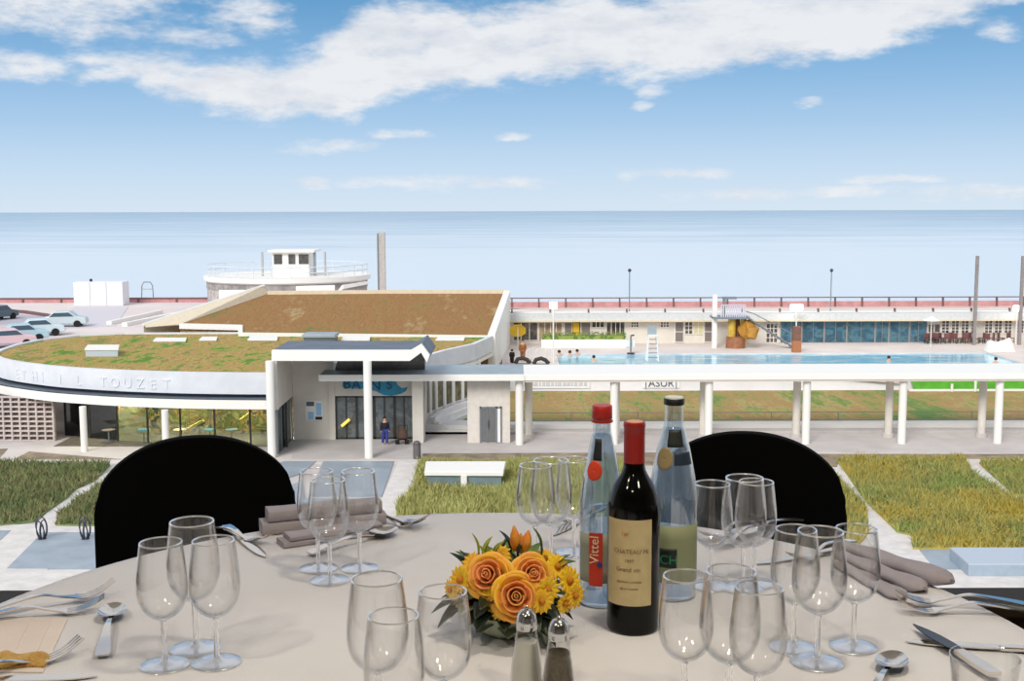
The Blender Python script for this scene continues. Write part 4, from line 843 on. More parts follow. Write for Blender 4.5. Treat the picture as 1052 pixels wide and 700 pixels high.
MB().box((P(276.5,280,YC).x,YC-.5,zc1),(P(324,280,YC).x,YC+4,zc1+.25)).build('cabin_roof',WHITE2,t,bevel=.04)
for a,b in ((281.5,290),(296.5,303.5),(307,317)): MB().box((P(a,270,YC).x,YC-.05,P(296,271.5,YC).z),(P(b,270,YC).x,YC+.02,P(296,261.5,YC).z)).build('cabin_window',mat('cabin_glass',(96,92,90),.2,var=.3,vscale=2),t)
MB().box((P(322,280,YC).x,YC,zc0),(P(324.5,280,YC).x,YC+.3,zc1)).build('cabin_post',GREYM,t)
for a in (269.5,334): x=P(a,270,YC).x; MB().cyl((x,YC),.12,zt1,P(a,259,YC).z,8).build('lamp_post',mat('lamp_post_grey',(176,176,178),.5),t)
MB().add([tuple(P(225,309,yf-.6)),tuple(P(252,300,yf-.6)),tuple(P(252,298,yf-.6)),tuple(P(225,298,yf-.6))],[(0,1,2,3)]).build('wall_panel',WHITE2,t,solid=.1)
MB().add([tuple(P(304,302,yf-.4)),tuple(P(344,302,yf-.4)),tuple(P(344,293,yf-.4)),tuple(P(304,294,yf-.4))],[(0,1,2,3)]).build('wall_panel',WHITE2,t,solid=.1)
MB().add([tuple(P(345,302,yf)),tuple(P(352,293,yf)),tuple(P(378,289,yf+2)),tuple(P(378,292,yf+2)),tuple(P(352,297,yf))],[(0,1,2,3,4)]).build('stair_ramp',WHITE2,t,solid=.2)
c=G(392,302,ZL); tp_=P(392,239,116); t=thing('chimney_pillar',(tp_.x,116,ZL),'tall square concrete pillar behind the brown roof, right of the round building','pillar')
MB().box((tp_.x-.42,116,ZL),(tp_.x+.3,116.6,tp_.z)).build('shaft',mat('pillar_beige',(190,184,178),.8,var=.08),t)
MB().box((tp_.x-.46,115.97,ZL),(tp_.x-.3,116.63,tp_.z-.1)).build('dark_edge',mat('pillar_dark',(120,122,126),.8),t)
for x_,y_,e_ in ((-24.5,70.9,160),(-20.5,70.4,160),(-16.5,70.2,160)):  # unseen area lights added to brighten the interior behind the glass front
    l=bpy.data.lights.new('cafe_fill_light','AREA'); l.size=1.4; l.energy=e_*3; l.color=(1,.9,.7); o=bpy.data.objects.new('cafe_fill_light',l); COL.objects.link(o); o.location=(x_,y_,-10.1)
# ------------------------------------------------------------------ chairs
TABZ=.75; TC=Vector((-.044,1.485,0)); TR=.795
BLKF=mat('black_fabric',(6,6,7),.95,spec=.1)
def chair(xc,yc,rz,wd,ztop,label):
    t=thing('dining_chair',(0,0,0),label,'chair')
    # local: back at +y, seat towards -y
    hw=wd/2
    def back(off):
        pts=[]
        N=40
        return pts
    nu,nv=36,16; vs=[];fs=[]
    def prof(u):      # top height along the width, superellipse corners
        a=abs(2*u-1); return ztop-.125*(1-max(0,1-a**2.15)**.5)
    def P_(u,v,s):
        x=(2*u-1)*hw; y=.21-.10*abs(2*u-1)**2.2+s*.02; zt=prof(u); z=.44+(zt-.44)*v
        return (x,y+.05*(v-.5),z)
    m=MB()
    for s in (1,-1): m.grid(lambda u,v:P_(u,v,s),nu,nv)
    k=(nu+1)*(nv+1)
    def idx(i,j,s): return s*k+j*(nu+1)+i
    m.f=[f if q<nu*nv else f[::-1] for q,f in enumerate(m.f)]; m.f=[f[::-1] for f in m.f]
    for i in range(nu): m.f.append((idx(i,nv,0),idx(i+1,nv,0),idx(i+1,nv,1),idx(i,nv,1))[::-1]); m.f.append((idx(i,0,0),idx(i+1,0,0),idx(i+1,0,1),idx(i,0,1)))
    for j in range(nv): m.f.append((idx(0,j,0),idx(0,j+1,0),idx(0,j+1,1),idx(0,j,1))); m.f.append((idx(nu,j,0),idx(nu,j+1,0),idx(nu,j+1,1),idx(nu,j,1))[::-1])
    m.build('backrest',BLKF,t,smooth=True,bevel=.008)
    q=catmull([(-hw+.02,-.2,0),(-hw+.01,.05,0),(-hw*.8,.2,0),(0,.23,0),(hw*.8,.2,0),(hw-.01,.05,0),(hw-.02,-.2,0),(hw*.7,-.25,0),(-hw*.7,-.25,0)],4,True)
    MB().prism([(p.x,p.y) for p in q],.40,.47).build('seat',BLKF,t,bevel=.015)
    for sx_ in (-1,1):
        for sy_ in (-.19,.17): MB().tube([(sx_*(hw-.05),sy_,.40),(sx_*(hw-.03),sy_*1.15,0)],.014,8,[.018,.012]).build('leg',mat('chair_leg_black',(16,16,17),.4,metal=.5),t)
    t.location=(xc,yc,0); t.rotation_euler=(0,0,rz); return t
def chair_at(pxc,Y,ytop,wpx,rz,label):
    c=P(pxc,ytop,Y); w=wpx/F*Y*1.02
    chair(c.x,Y,rz,w,c.z,label)
chair_at(203,2.47,469,207,.30,'black fabric dining chair with rounded back at the far left of the table')
chair_at(766,2.47,465,207,-.22,'black fabric dining chair with rounded back behind the bottles, right of the centre')
# ------------------------------------------------------------------ table and cloth
CLOTH=mat('table_linen',(220,218,223),.85,bump=.12,bscale=300,var=.03,vscale=4,spec=.2)
tb=thing('dining_table',(TC.x,TC.y,0),'round banquet table under the pale tablecloth','table')
MB().lathe([(TR-.02,.715),(TR-.01,.72),(TR-.01,.742),(.01,.745)],(TC.x,TC.y,0),64).build('tabletop',mat('table_wood',(150,110,70),.5),tb,smooth=True)
for i in range(4):
    a=PI/4+i*PI/2; MB().tube([(TC.x+.5*math.cos(a),TC.y+.5*math.sin(a),.72),(TC.x+.55*math.cos(a),TC.y+.55*math.sin(a),0)],.02,8).build('leg',GREYM,tb)
n=144; vs=[];fs=[]; rings=[(0.001,0),(.3,0),(.6,0),(TR-.03,0),(TR-.005,-.001),(TR+.004,-.008),(TR+.008,-.03),(TR+.012,-.12),(TR+.02,-.3),(TR+.03,-.45)]
for r_,dz in rings:
    for i in range(n):
        a=2*PI*i/n; w=1+ (.055*math.sin(a*17+.6*math.sin(3*a))*max(0,(-dz-.03))/.42)*.6; vs.append((TC.x+r_*w*math.cos(a),TC.y+r_*w*math.sin(a),TABZ+dz))
for j in range(len(rings)-1):
    for i in range(n): fs.append((j*n+i,j*n+(i+1)%n,(j+1)*n+(i+1)%n,(j+1)*n+i)[::-1])
cl=MB(); cl.add(vs,fs); o=cl.build('tablecloth',CLOTH,smooth=True); tag(o,'pale linen tablecloth covering the round table','tablecloth')
# faint pressed creases in the cloth are real shallow ridges
# ------------------------------------------------------------------ wine glasses
def thin_glass(name,f0=.05,pw=3.6,edge=.55,tint=(1,1,1)):      # thin clear wall: see-through, mirror-like towards its edges
    m=bpy.data.materials.new(name); m.use_nodes=True; nt=m.node_tree; nt.nodes.clear(); L=nt.links
    w=nt.nodes.new('ShaderNodeLayerWeight'); w.inputs[0].default_value=.5
    p=nt.nodes.new('ShaderNodeMath'); p.operation='POWER'; p.inputs[1].default_value=pw; L.new(w.outputs['Facing'],p.inputs[0])
    q=nt.nodes.new('ShaderNodeMath'); q.operation='MULTIPLY_ADD'; q.inputs[1].default_value=.9; q.inputs[2].default_value=f0; L.new(p.outputs[0],q.inputs[0])
    c=nt.nodes.new('ShaderNodeMix'); c.data_type='RGBA'; L.new(p.outputs[0],c.inputs[0]); c.inputs[6].default_value=tint+(1,); c.inputs[7].default_value=tuple(edge*t for t in tint)+(1,)
    t=nt.nodes.new('ShaderNodeBsdfTransparent'); L.new(c.outputs[2],t.inputs[0])
    g=nt.nodes.new('ShaderNodeBsdfGlossy'); g.inputs['Roughness'].default_value=.03; g.inputs[0].default_value=(1,1,1,1)
    x=nt.nodes.new('ShaderNodeMixShader'); L.new(q.outputs[0],x.inputs[0]); L.new(t.outputs[0],x.inputs[1]); L.new(g.outputs[0],x.inputs[2])
    o=nt.nodes.new('ShaderNodeOutputMaterial'); L.new(x.outputs[0],o.inputs[0]); return m
GLASS=thin_glass('clear_glass',.045,2.7,.5)
FOOTG=thin_glass('foot_glass',.22,2.0,.8)
FOOTG.node_tree.nodes['Glossy BSDF'].inputs['Roughness'].default_value=.22
RIMG=thin_glass('rim_glass',.5,1.5,.8)
RIMG.node_tree.nodes['Glossy BSDF'].inputs['Roughness'].default_value=.25
SOLIDG=glass_mat('solid_glass',(255,255,255),1.45)

def wine_glass(h,label=''):
    t=thing('wine_glass',(0,0,0),label,'wine glass'); k=h/.168
    o=[(.0045,.062),(.010,.0650),(.020,.0715),(.0275,.081),(.0320,.094),(.0333,.108),(.0325,.125),(.0303,.145),(.0277,.1665),(.0272,.168)]
    i=[(.0264,.1665),(.0290,.145),(.0312,.125),(.0320,.108),(.0307,.094),(.0262,.0825),(.0185,.0735),(.0085,.0678),(.0006,.066)]
    sc=lambda l:[(r*k,z*k) for r,z in l]
    oo=catmull([(r,0,z) for r,z in o],3); ii=catmull([(r,0,z) for r,z in i],3)
    MB().lathe(sc([(.0006,.0618)]+[(p.x,p.z) for p in oo]+[(p.x,p.z) for p in ii]),n=40).build('bowl',GLASS,t,smooth=True)
    MB().lathe(sc([(.0268+.0011*math.cos(2*PI*q/8),.1675+.0011*math.sin(2*PI*q/8)) for q in range(8)]),n=40,closed=True).build('rim',RIMG,t,smooth=True)
    MB().lathe(sc([(.0044,.0617),(.0036,.055),(.0033,.035),(.0034,.016),(.0042,.0085)]),n=16).build('stem',SOLIDG,t,smooth=True)
    MB().lathe(sc([(.0320,.0004),(.0325,.0010),(.0318,.0018),(.022,.0030),(.012,.0048),(.0062,.0075),(.0042,.0084),(.0006,.0084)]),n=40).build('foot',FOOTG,t,smooth=True)
    return t
gsm=wine_glass(.168); glg=wine_glass(.180); used={gsm:0,glg:0}
def put_glass(px,py,big,label,group,gl=True):
    src=glg if big else gsm; hh=.180 if big else .168; p=G(px,py,TABZ+hh-.001); p.z=TABZ+.0006
    if not used[src]: src.location=p; src['label']=label; src['group']=group; used[src]=1
    else: dup(src,p,0,label,group)
GR=['wine glasses in the left trio','wine glasses in the far left trio','wine glasses at the front left','wine glasses behind the flowers','wine glasses before the right chair','wine glasses in the right trio','wine glasses at the front right']
for px,py,b,l,g in ((165,558.5,0,'empty wine glass at the left, leftmost of the trio beside the dark spoon',0),(197,537,1,'tallest empty wine glass of the left trio, standing at its back against the chair',0),(219,556.5,0,'empty wine glass at the left, rightmost of the trio beside the dark spoon',0),
    (325,485,0,'empty wine glass before the far left napkin, nearest the left black chair',1),(337,494,0,'empty wine glass before the far left napkin, middle and nearest of its trio',1),(368,485,0,'empty wine glass before the far left napkin, rightmost of its trio',1),
    (387,596,1,'empty wine glass at the front left, the taller one behind the cut-off glass',2),(404,634,0,'empty wine glass at the front left, the one nearest the camera',2),(455,609,0,'empty wine glass just left of the flowers',2),
    (550,479,0,'empty wine glass behind the flowers, leftmost and nearest of its trio',3),(566,474,1,'empty wine glass behind the flowers, middle of its trio',3),(590,473,0,'empty wine glass behind the flowers, touching the red capped bottle',3),
    (732,498,0,'empty wine glass before the right black chair, nearest the black capped bottle',4),(765,492,1,'empty wine glass before the right black chair, rearmost of its trio',4),(777,496,0,'empty wine glass before the right black chair, rightmost of its trio',4),
    (818,545,0,'empty wine glass at the right, leftmost of the trio beside the rolled napkin',5),(843,547,1,'empty wine glass at the right, middle and nearest of the trio beside the rolled napkin',5),(880,544,0,'empty wine glass at the right, rightmost of the trio beside the rolled napkin',5),
    (705,593,0,'empty wine glass at the front right, just right of the dark wine bottle',6),(751,588,1,'empty wine glass at the front right, middle and rearmost of its trio',6),(780,605,0,'empty wine glass at the front right, rightmost of its trio',6)):
    put_glass(px,py,b,l,GR[g])
# ------------------------------------------------------------------ bottles
WATER=thin_glass('water',.04,3.0,.6,(.90,.95,.985))
nt_=WATER.node_tree; df=nt_.nodes.new('ShaderNodeBsdfTranslucent'); df.inputs[0].default_value=(.78,.85,.92,1); mx_=nt_.nodes.new('ShaderNodeMixShader'); mx_.inputs[0].default_value=.22
nt_.links.new(nt_.nodes['Mix Shader'].outputs[0],mx_.inputs[1]); nt_.links.new(df.outputs[0],mx_.inputs[2]); nt_.links.new(mx_.outputs[0],nt_.nodes['Material Output'].inputs[0])
BGL=thin_glass('bottle_glass',.13,2.6,.6,(.93,.97,1.0))
def offs(prof,d,zb): return [(max(.0008,r-d),z) for r,z in prof]
def curve_label(mb_fn_pts,c,r,a0,a1,z0,z1,m,name,parent,n=24,th=.0006):
    vs=[];fs=[]
    for i in range(n+1):
        a=a0+(a1-a0)*i/n
        for rr in (r,r+th):
            for z in (z0,z1): 
                q=rr if not callable(r) else None
                vs.append((c[0]+rr*math.sin(a),c[1]-rr*math.cos(a),c[2]+z))
    for i in range(n):
        b=4*i; fs+=[(b+2,b+6,b+7,b+3),(b,b+1,b+5,b+4),(b+1,b+3,b+7,b+5),(b,b+4,b+6,b+2)]
    fs+=[(0,2,3,1),(4*n,4*n+1,4*n+3,4*n+2)]
    m_=MB(); m_.add(vs,fs); return m_.build(name,m,parent,smooth=True)
def wrap_text(txt,size,c,r,ang,z,m,parent,name='lettering',vertical=False):
    t=text_mb(txt,size,.0004)
    out=[]
    for x,y,zz in t.v:
        if vertical: x,y=-y,x
        a=ang+x/r; rr=r+zz+.0009; out.append((c[0]+rr*math.sin(a),c[1]-rr*math.cos(a),c[2]+z+y))
    t.v=out; return t.build(name,m,parent)
def pbox(c,prof,a0,a1,z0,z1,m,name,parent,n=10,nz=6,circ=False):   # patch following the bottle's own curved side
    zs=[p[1] for p in prof]; rs=[p[0] for p in prof]
    rad=lambda z: float(np.interp(z,zs,rs))+.0005
    if circ:
        zc_=(z0+z1)/2; rz_=(z1-z0)/2; ac=(a0+a1)/2; ra=(a1-a0)/2
        mb=MB(); vs=[]; 
        for k in range(6):
            for i in range(24):
                q=2*PI*i/24; f=max(.02,k/5); z=zc_+rz_*f*math.sin(q); a=ac+ra*f*math.cos(q); R=rad(z); vs.append((c[0]+R*math.sin(a),c[1]-R*math.cos(a),c[2]+z))
        mb.add(vs,[(k*24+i,k*24+(i+1)%24,(k+1)*24+(i+1)%24,(k+1)*24+i) for k in range(5) for i in range(24)]); return mb.build(name,m,parent,smooth=True,solid=.0004)
    def fn(u,v): z=z0+(z1-z0)*v; a=a0+(a1-a0)*u; R=rad(z); return (c[0]+R*math.sin(a),c[1]-R*math.cos(a),c[2]+z)
    return MB().grid(fn,n,nz).build(name,m,parent,smooth=True,solid=.0004)
def water_bottle(c,prof,label):
    t=thing('water_bottle',c,label,'water bottle'); pr=[(p.x,p.z) for p in catmull([(r,0,z) for r,z in prof],4)]
    zs=[p[1] for p in pr]; rs=[p[0] for p in pr]; d=.0022; top=pr[-1][1]
    inner=[(np.interp(z,zs,rs)-d,z) for z in np.linspace(top,.008,40)]
    MB().lathe([(.0006,.0)]+[(pr[0][0]*.9,0)]+pr+inner+[(.0006,.0075)],c,48).build('bottle_body',BGL,t,smooth=True)
    lv=prof[-3][1]
    wt=[(.0006,.0074)]+[(np.interp(z,zs,rs)-d+.0003,z) for z in np.linspace(.0076,lv,36)]+[(.0006,lv)]
    MB().lathe(wt,c,48).build('water',WATER,t,smooth=True); return t,pr
p1=G(617.5,619,TABZ); p1.z=TABZ+.0005; hh=P(622,417,p1.y).z-TABZ
pf1=[(.0325,.002),(.0345,.010),(.0345,.05),(.0345,.10),(.0342,.14),(.0325,.165),(.029,.19),(.025,.213),(.0205,.237),(.0155,.262),(.0135,.272),(.0130,hh-.004)]
wb,pr=water_bottle(p1,pf1,'tall clear water bottle with a red cap and a red lettered label')
MB().lathe([(.0148,0),(.0155,.001),(.0152,.019),(.0140,.0205),(.0006,.0205)],(p1.x,p1.y,p1.z+hh-.020),28).build('cap',mat('red_cap',(176,36,28),.4),wb,smooth=True)
MB().lathe([(.0134,0),(.0165,.001),(.0165,.0035),(.0134,.0045)],(p1.x,p1.y,p1.z+hh-.026),28,closed=True).build('cap_ring',mat('red_cap',(176,36,28),.4),wb,smooth=True)
RED=mat('label_red',(214,62,38),.5)
LG=mat('label_greenish_grey',(150,152,134),.6); 
pbox(p1,pr,-1.25,1.75,.040,.115,LG,'label',wb,24,4)
q=curve_label(None,p1,.0351,-.62,-.02,.036,.118,RED,'red_label',wb)
wrap_text('Vittel',.020,p1,.0356,-.33+.13,.092,mat('label_cream',(244,226,196),.5),wb,vertical=True)
pbox(p1,[(.0361,0),(.0361,.3)],-.26,-.04,.066,.074,mat('label_blue',(44,60,140),.5),'blue_mark',wb,6,2,True)
pbox(p1,pr,-.7,-.1,.226,.258,mat('neck_black',(22,24,34),.5),'neck_label',wb); pbox(p1,pr,-1.05,-.05,.196,.226,mat('neck_red',(220,66,30),.5),'round_seal',wb,circ=True)
p2=G(690,612,TABZ); p2.z=TABZ+.0005; hh2=P(688,408,p2.y).z-TABZ
pf2=[(.034,.002),(.0372,.010),(.0372,.06),(.0372,.12),(.0368,.165),(.034,.19),(.0295,.215),(.024,.240),(.0175,.265),(.0148,.275),(.0140,hh2-.004)]
w2,pr2=water_bottle(p2,pf2,'tall clear water bottle with a black cap, right of the dark wine bottle')
MB().lathe([(.0140,0),(.0160,.0008),(.0160,.009),(.0150,.0102),(.0006,.0104)],(p2.x,p2.y,p2.z+hh2-.0125),28).build('cap',mat('black_cap',(20,22,26),.4),w2,smooth=True)
MB().lathe([(.0006,0),(.0146,0),(.0140,.002),(.0006,.002)],(p2.x,p2.y,p2.z+hh2-.002),28).build('cap_top',mat('cap_silver',(214,216,212),.4),w2,smooth=True)
pbox(p2,pr2,-1.2,1.5,.030,.120,mat('label_sage',(140,146,112),.6),'label',w2,24,4)
pbox(p2,[(r+.0005,z) for r,z in pr2],-.75,.05,.055,.085,mat('label_black',(18,26,24),.5),'label_emblem',w2)
wrap_text('CH',.020,p2,.0379,-.28,.061,mat('label_green',(30,130,92),.5),w2)
pbox(p2,pr2,-.55,.55,.240,.266,mat('neck_dark_green',(26,34,32),.5),'neck_label',w2); pbox(p2,pr2,-1.15,-.15,.205,.240,mat('seal_tan',(150,132,92),.6),'round_seal',w2,circ=True); pbox(p2,pr2,-.1,1.0,.213,.232,mat('neck_navy',(28,44,60),.5),'shoulder_label',w2)
# wine bottle
p3=G(650,645,TABZ); p3.z=TABZ+.0005; hh3=P(650.5,434,p3.y).z-TABZ
pf3=[(.0345,0),(.0372,.004),(.0375,.02),(.0375,.10),(.0373,.175),(.0355,.192),(.030,.208),(.0215,.222),(.0160,.234),(.0145,.250),(.0142,hh3-.008),(.0138,hh3-.002)]
t=thing('wine_bottle',p3,'dark red wine bottle with cream label and red capsule','wine bottle')
DGL=mat('dark_bottle_glass',(3,3,3),.1,spec=.25)
pr3=[(p.x,p.z) for p in catmull([(r,0,z) for r,z in pf3],4)]
MB().lathe([(.0006,.004)]+pr3+[(.0006,hh3-.002)],p3,56).build('bottle_body',DGL,t,smooth=True)
CAPR=mat('capsule_red',(150,26,20),.38)
MB().lathe([(.0150,hh3-.058),(.0150,hh3-.02),(.0148,hh3-.008),(.0156,hh3-.007),(.0156,hh3-.002),(.0146,hh3+.0005),(.0006,hh3+.0006)],p3,36).build('capsule',CAPR,t,smooth=True)
MB().lathe([(.0006,0),(.0125,0),(.012,.0012),(.0006,.0012)],(p3.x,p3.y,p3.z+hh3),28).build('capsule_top',mat('capsule_buff',(206,150,112),.5),t,smooth=True)
LAB=mat('wine_label_cream',(206,186,140),.7,var=.06,vscale=40)
curve_label(None,p3,.0377,-1.25,.62,.044,.168,LAB,'label',t,32)
INK=mat('label_ink',(140,118,84),.7)
wrap_text('1er',.009,p3,.0381,-.42,.146,mat('label_orange',(206,140,84),.6),t)
wrap_text('CHATEAU PE',.0088,p3,.0381,-.20,.120,INK,t); wrap_text('1997',.007,p3,.0381,-.26,.107,INK,t); wrap_text('Grand vin',.0088,p3,.0381,-.30,.094,INK,t)
wrap_text('appellation controlee',.0042,p3,.0381,-.26,.078,INK,t); wrap_text('mis en bouteille',.0042,p3,.0381,-.26,.068,INK,t)
# ------------------------------------------------------------------ salt and pepper mills
def shaker(px,py,fill,label,fillname):
    h=.108; p=G(px,py,TABZ+h); p.z=TABZ+.0004; t=thing('shaker',p,label,'shaker','glass shakers in front of the flowers')
    MB().lathe([(.0006,0),(.0215,0),(.0222,.003),(.0195,.03),(.0155,.06),(.0125,.082),(.0120,.083),(.0006,.083)],p,24).build('glass_body',GLASS,t,smooth=True)
    MB().lathe([(.0006,.002),(.0195,.002),(.0180,.03),(.0142,.058),(.0132,.064),(.0006,.064)],p,24).build('filling',fill,t,smooth=True)
    MB().lathe([(.0131,.080),(.0135,.082),(.0132,.090),(.0115,.099),(.007,.1045),(.0006,.1055)],p,24).build('lid',mat('chrome',(200,200,200),.12,metal=1),t,smooth=True)
    MB().ball((p.x,p.y,p.z+.1065),.0028,10,6).build('knob',mat('chrome',(200,200,200),.12,metal=1),t,smooth=True)
shaker(541,624,mat('salt_white',(206,204,194),.9),'glass salt shaker with white filling and chrome lid in front of the flowers','salt')
shaker(574,634,mat('pepper_grey',(92,80,56),.9,var=.3,vscale=300),'glass pepper shaker with dark filling and chrome lid right of the salt','pepper')
# ------------------------------------------------------------------ cutlery
CH=mat('polished_steel',(222,214,204),.12,metal=1)
def lerp(pts,x):
    xs=[p[0] for p in pts]; return float(np.interp(x,xs,[p[1] for p in pts]))
def strip(m,wp,zp,x0,x1,n,th,yc=0,dish=0):     # tapering bar: half width wp(x), height zp(x)
    vs=[];fs=[]; k=7
    for i in range(n+1):
        x=x0+(x1-x0)*i/n; w=max(.0003,lerp(wp,x)); z=lerp(zp,x)
        for j in range(k):
            y=-w+2*w*j/(k-1); vs.append((x,yc+y,z+dish*((y/w)**2)*w*2 if dish else z+0*y))
    base=len(vs)
    vs2=[(a,b,c-th) for a,b,c in vs]; vs+=vs2
    for i in range(n):
        for j in range(k-1): a=i*k+j; fs.append((a,a+k,a+k+1,a+1)); b=a+base; fs.append((b,b+1,b+k+1,b+k))
        a=i*k; fs.append((a,a+base,a+k+base,a+k)); a=i*k+k-1; fs.append((a,a+k,a+k+base,a+base))
    for i in (0,n):
        for j in range(k-1): a=i*k+j; fs.append((a,a+1,a+1+base,a+base) if i==0 else (a+1,a,a+base,a+1+base))
    m.add(vs,fs)
def smoothpts(pts,n=5): return [(p.x,p.y) for p in catmull([(a,b,0) for a,b in pts],n)]
def mk_fork():
    t=thing('fork',(0,0,0),'','fork'); m=MB(); wp=smoothpts([(0,.0085),(.01,.010),(.06,.006),(.105,.0035),(.13,.005),(.145,.0125)]); zp=smoothpts([(0,.004),(.05,.012),(.09,.016),(.12,.008),(.145,.004)])
    strip(m,wp,zp,0,.145,26,.0022); m.build('handle',CH,t,smooth=True)
    m=MB(); zt=smoothpts([(.14,.0045),(.155,.004),(.175,.009),(.198,.022)])
    for i in range(4): strip(m,[(.14,.0022),(.185,.0016),(.198,.0006)],zt,.142,.198,12,.002,yc=(-1.5+i)*.0068)
    m.build('tines',CH,t,smooth=True); return t
def mk_spoon():
    t=thing('spoon',(0,0,0),'','spoon'); m=MB(); wp=smoothpts([(0,.0085),(.01,.010),(.06,.006),(.115,.0032),(.14,.004)]); zp=smoothpts([(0,.004),(.05,.012),(.1,.015),(.14,.008)])
    strip(m,wp,zp,0,.142,24,.0022); m.build('handle',CH,t,smooth=True)
    m=MB()
    for s in (0,.0012):
        vs=[];fs=[]; 
        for k in range(9):
            for i in range(28):
                q=2*PI*i/28; f=max(.01,k/8); x=.168+.031*f*math.cos(q); y=(.0205-.003*math.cos(q))*f*math.sin(q); vs.append((x,y,.0095-.0085*(1-f*f)-s+.001))
        m.add(vs,[tuple((kk*28+i,kk*28+(i+1)%28,(kk+1)*28+(i+1)%28,(kk+1)*28+i)) for kk in range(8) for i in range(28)])
    m.build('bowl',CH,t,smooth=True); return t
def mk_knife():
    t=thing('knife',(0,0,0),'','knife'); m=MB(); strip(m,smoothpts([(0,.0095),(.02,.0105),(.06,.0085),(.10,.0065)]),[(0,.0075),(.05,.009),(.1,.006)],0,.10,16,.006); m.build('handle',CH,t,smooth=True,bevel=.0015)
    m=MB(); strip(m,smoothpts([(.10,.0065),(.12,.009),(.17,.0095),(.20,.007),(.222,.0008)]),[(.1,.005),(.222,.0025)],.10,.222,24,.0018); m.build('blade',CH,t,smooth=True); return t
PROTO={'fork':mk_fork(),'spoon':mk_spoon(),'knife':mk_knife()}; LEN={'fork':.198,'spoon':.199,'knife':.222}; first={k:True for k in PROTO}
def lay(kind,tip,tail,label,group,lift=0.0,flip=False):   # tip seen at photo spot, handle pointing to tail
    a=G(*tip,TABZ+lift); b=G(*tail,TABZ+lift); d=(b-a).normalized(); o=a+d*LEN[kind]; rz=math.atan2(-d.y,-d.x); loc=(o.x,o.y,TABZ+.0035+lift)
    if kind=='knife': loc=(o.x,o.y,TABZ+.0012+lift)
    if first[kind]: s=PROTO[kind]; s.location=loc; s.rotation_euler=(0,0,rz); s['label']=label; s['group']=group; first[kind]=False
    else: s=dup(PROTO[kind],loc,rz,label,group)
    if flip: s.rotation_euler=(PI,0,rz); s.location.z+=.017
    return s
g='cutlery on the left of the table'
lay('fork',(118,611),(0,631),'silver fork at the far left, nearer the table edge of the two','forks on the left',.004)
lay('fork',(108,628),(-20,641),'silver fork at the far left, the nearer of the two lying side by side','forks on the left')
lay('spoon',(118,628),(104,683),'silver spoon with a dark reflecting bowl left of the wine glass trio',g)
lay('fork',(84,672),(0,694),'silver fork at the bottom left beside the golden bread','forks at the bottom left')
lay('knife',(100,697),(0,702),'silver knife at the bottom left corner of the table',g)
lay('knife',(273,574),(238,548),'silver knife with its tip pointing at the camera, left of the far left napkin','cutlery by the left napkin')
lay('fork',(279,562),(225,551),'silver fork lying beside the knife left of the far left napkin','cutlery by the left napkin')
lay('spoon',(408,549),(316,573),'silver spoon lying in front of the far left napkin','cutlery by the left napkin')
lay('fork',(443,541),(384,536),'silver fork with lifted tines at the far table edge, right of the left napkin','cutlery by the left napkin',.003)
lay('fork',(434,547),(378,534),'silver fork nearer the camera of the pair right of the left napkin','cutlery by the left napkin')
lay('knife',(566,552),(612,528),'silver knife behind the flowers, left of the red capped bottle','cutlery behind the flowers')
lay('fork',(575,545),(615,524),'silver fork behind the flowers, left of the red capped bottle','cutlery behind the flowers')
lay('fork',(722,560),(770,541),'silver fork before the right chair, front one of the crossed set','cutlery before the right chair')
lay('fork',(732,565),(775,549),'silver fork before the right chair, the one nearest the glasses','cutlery before the right chair',.006)
lay('spoon',(752,556),(800,543),'silver spoon before the right chair beside the crossed forks','cutlery before the right chair')
lay('knife',(776,581),(858,569),'silver knife lying between the two right hand trios of glasses','cutlery at the right')
lay('fork',(812,583),(858,566),'silver fork seen through the right trio of glasses','cutlery at the right',.004)
lay('fork',(918,620),(1010,624),'silver fork in front of the rolled napkin, the farther of the two','forks on the right',.004)
lay('fork',(921,631),(1028,632),'silver fork in front of the rolled napkin, the nearer of the two','forks on the right')
lay('knife',(930,661),(1052,671),'silver knife at the right, lying under the dark knife','cutlery at the bottom right')
lay('spoon',(921,679),(908,702),'silver spoon at the bottom edge, pointing up between glasses and knives','cutlery at the bottom right')
# dark bladed knife at the right
t=thing('dark_knife',(0,0,0),'knife with dark blade crossing the silver knife at the right','knife','cutlery at the bottom right'); 
m=MB(); strip(m,smoothpts([(0,.009),(.03,.010),(.08,.007)]),[(0,.008),(.08,.008)],0,.08,12,.006); m.build('handle',CH,t,smooth=True)
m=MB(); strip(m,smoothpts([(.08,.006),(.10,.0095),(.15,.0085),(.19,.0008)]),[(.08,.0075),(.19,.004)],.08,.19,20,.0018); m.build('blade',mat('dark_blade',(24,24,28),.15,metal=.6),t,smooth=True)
a=G(938,648,TABZ); b=G(990,681,TABZ); d=(b-a).normalized(); q=a+d*.19; t.location=(q.x,q.y,TABZ+.006); t.rotation_euler=(0,0,math.atan2(-d.y,-d.x))
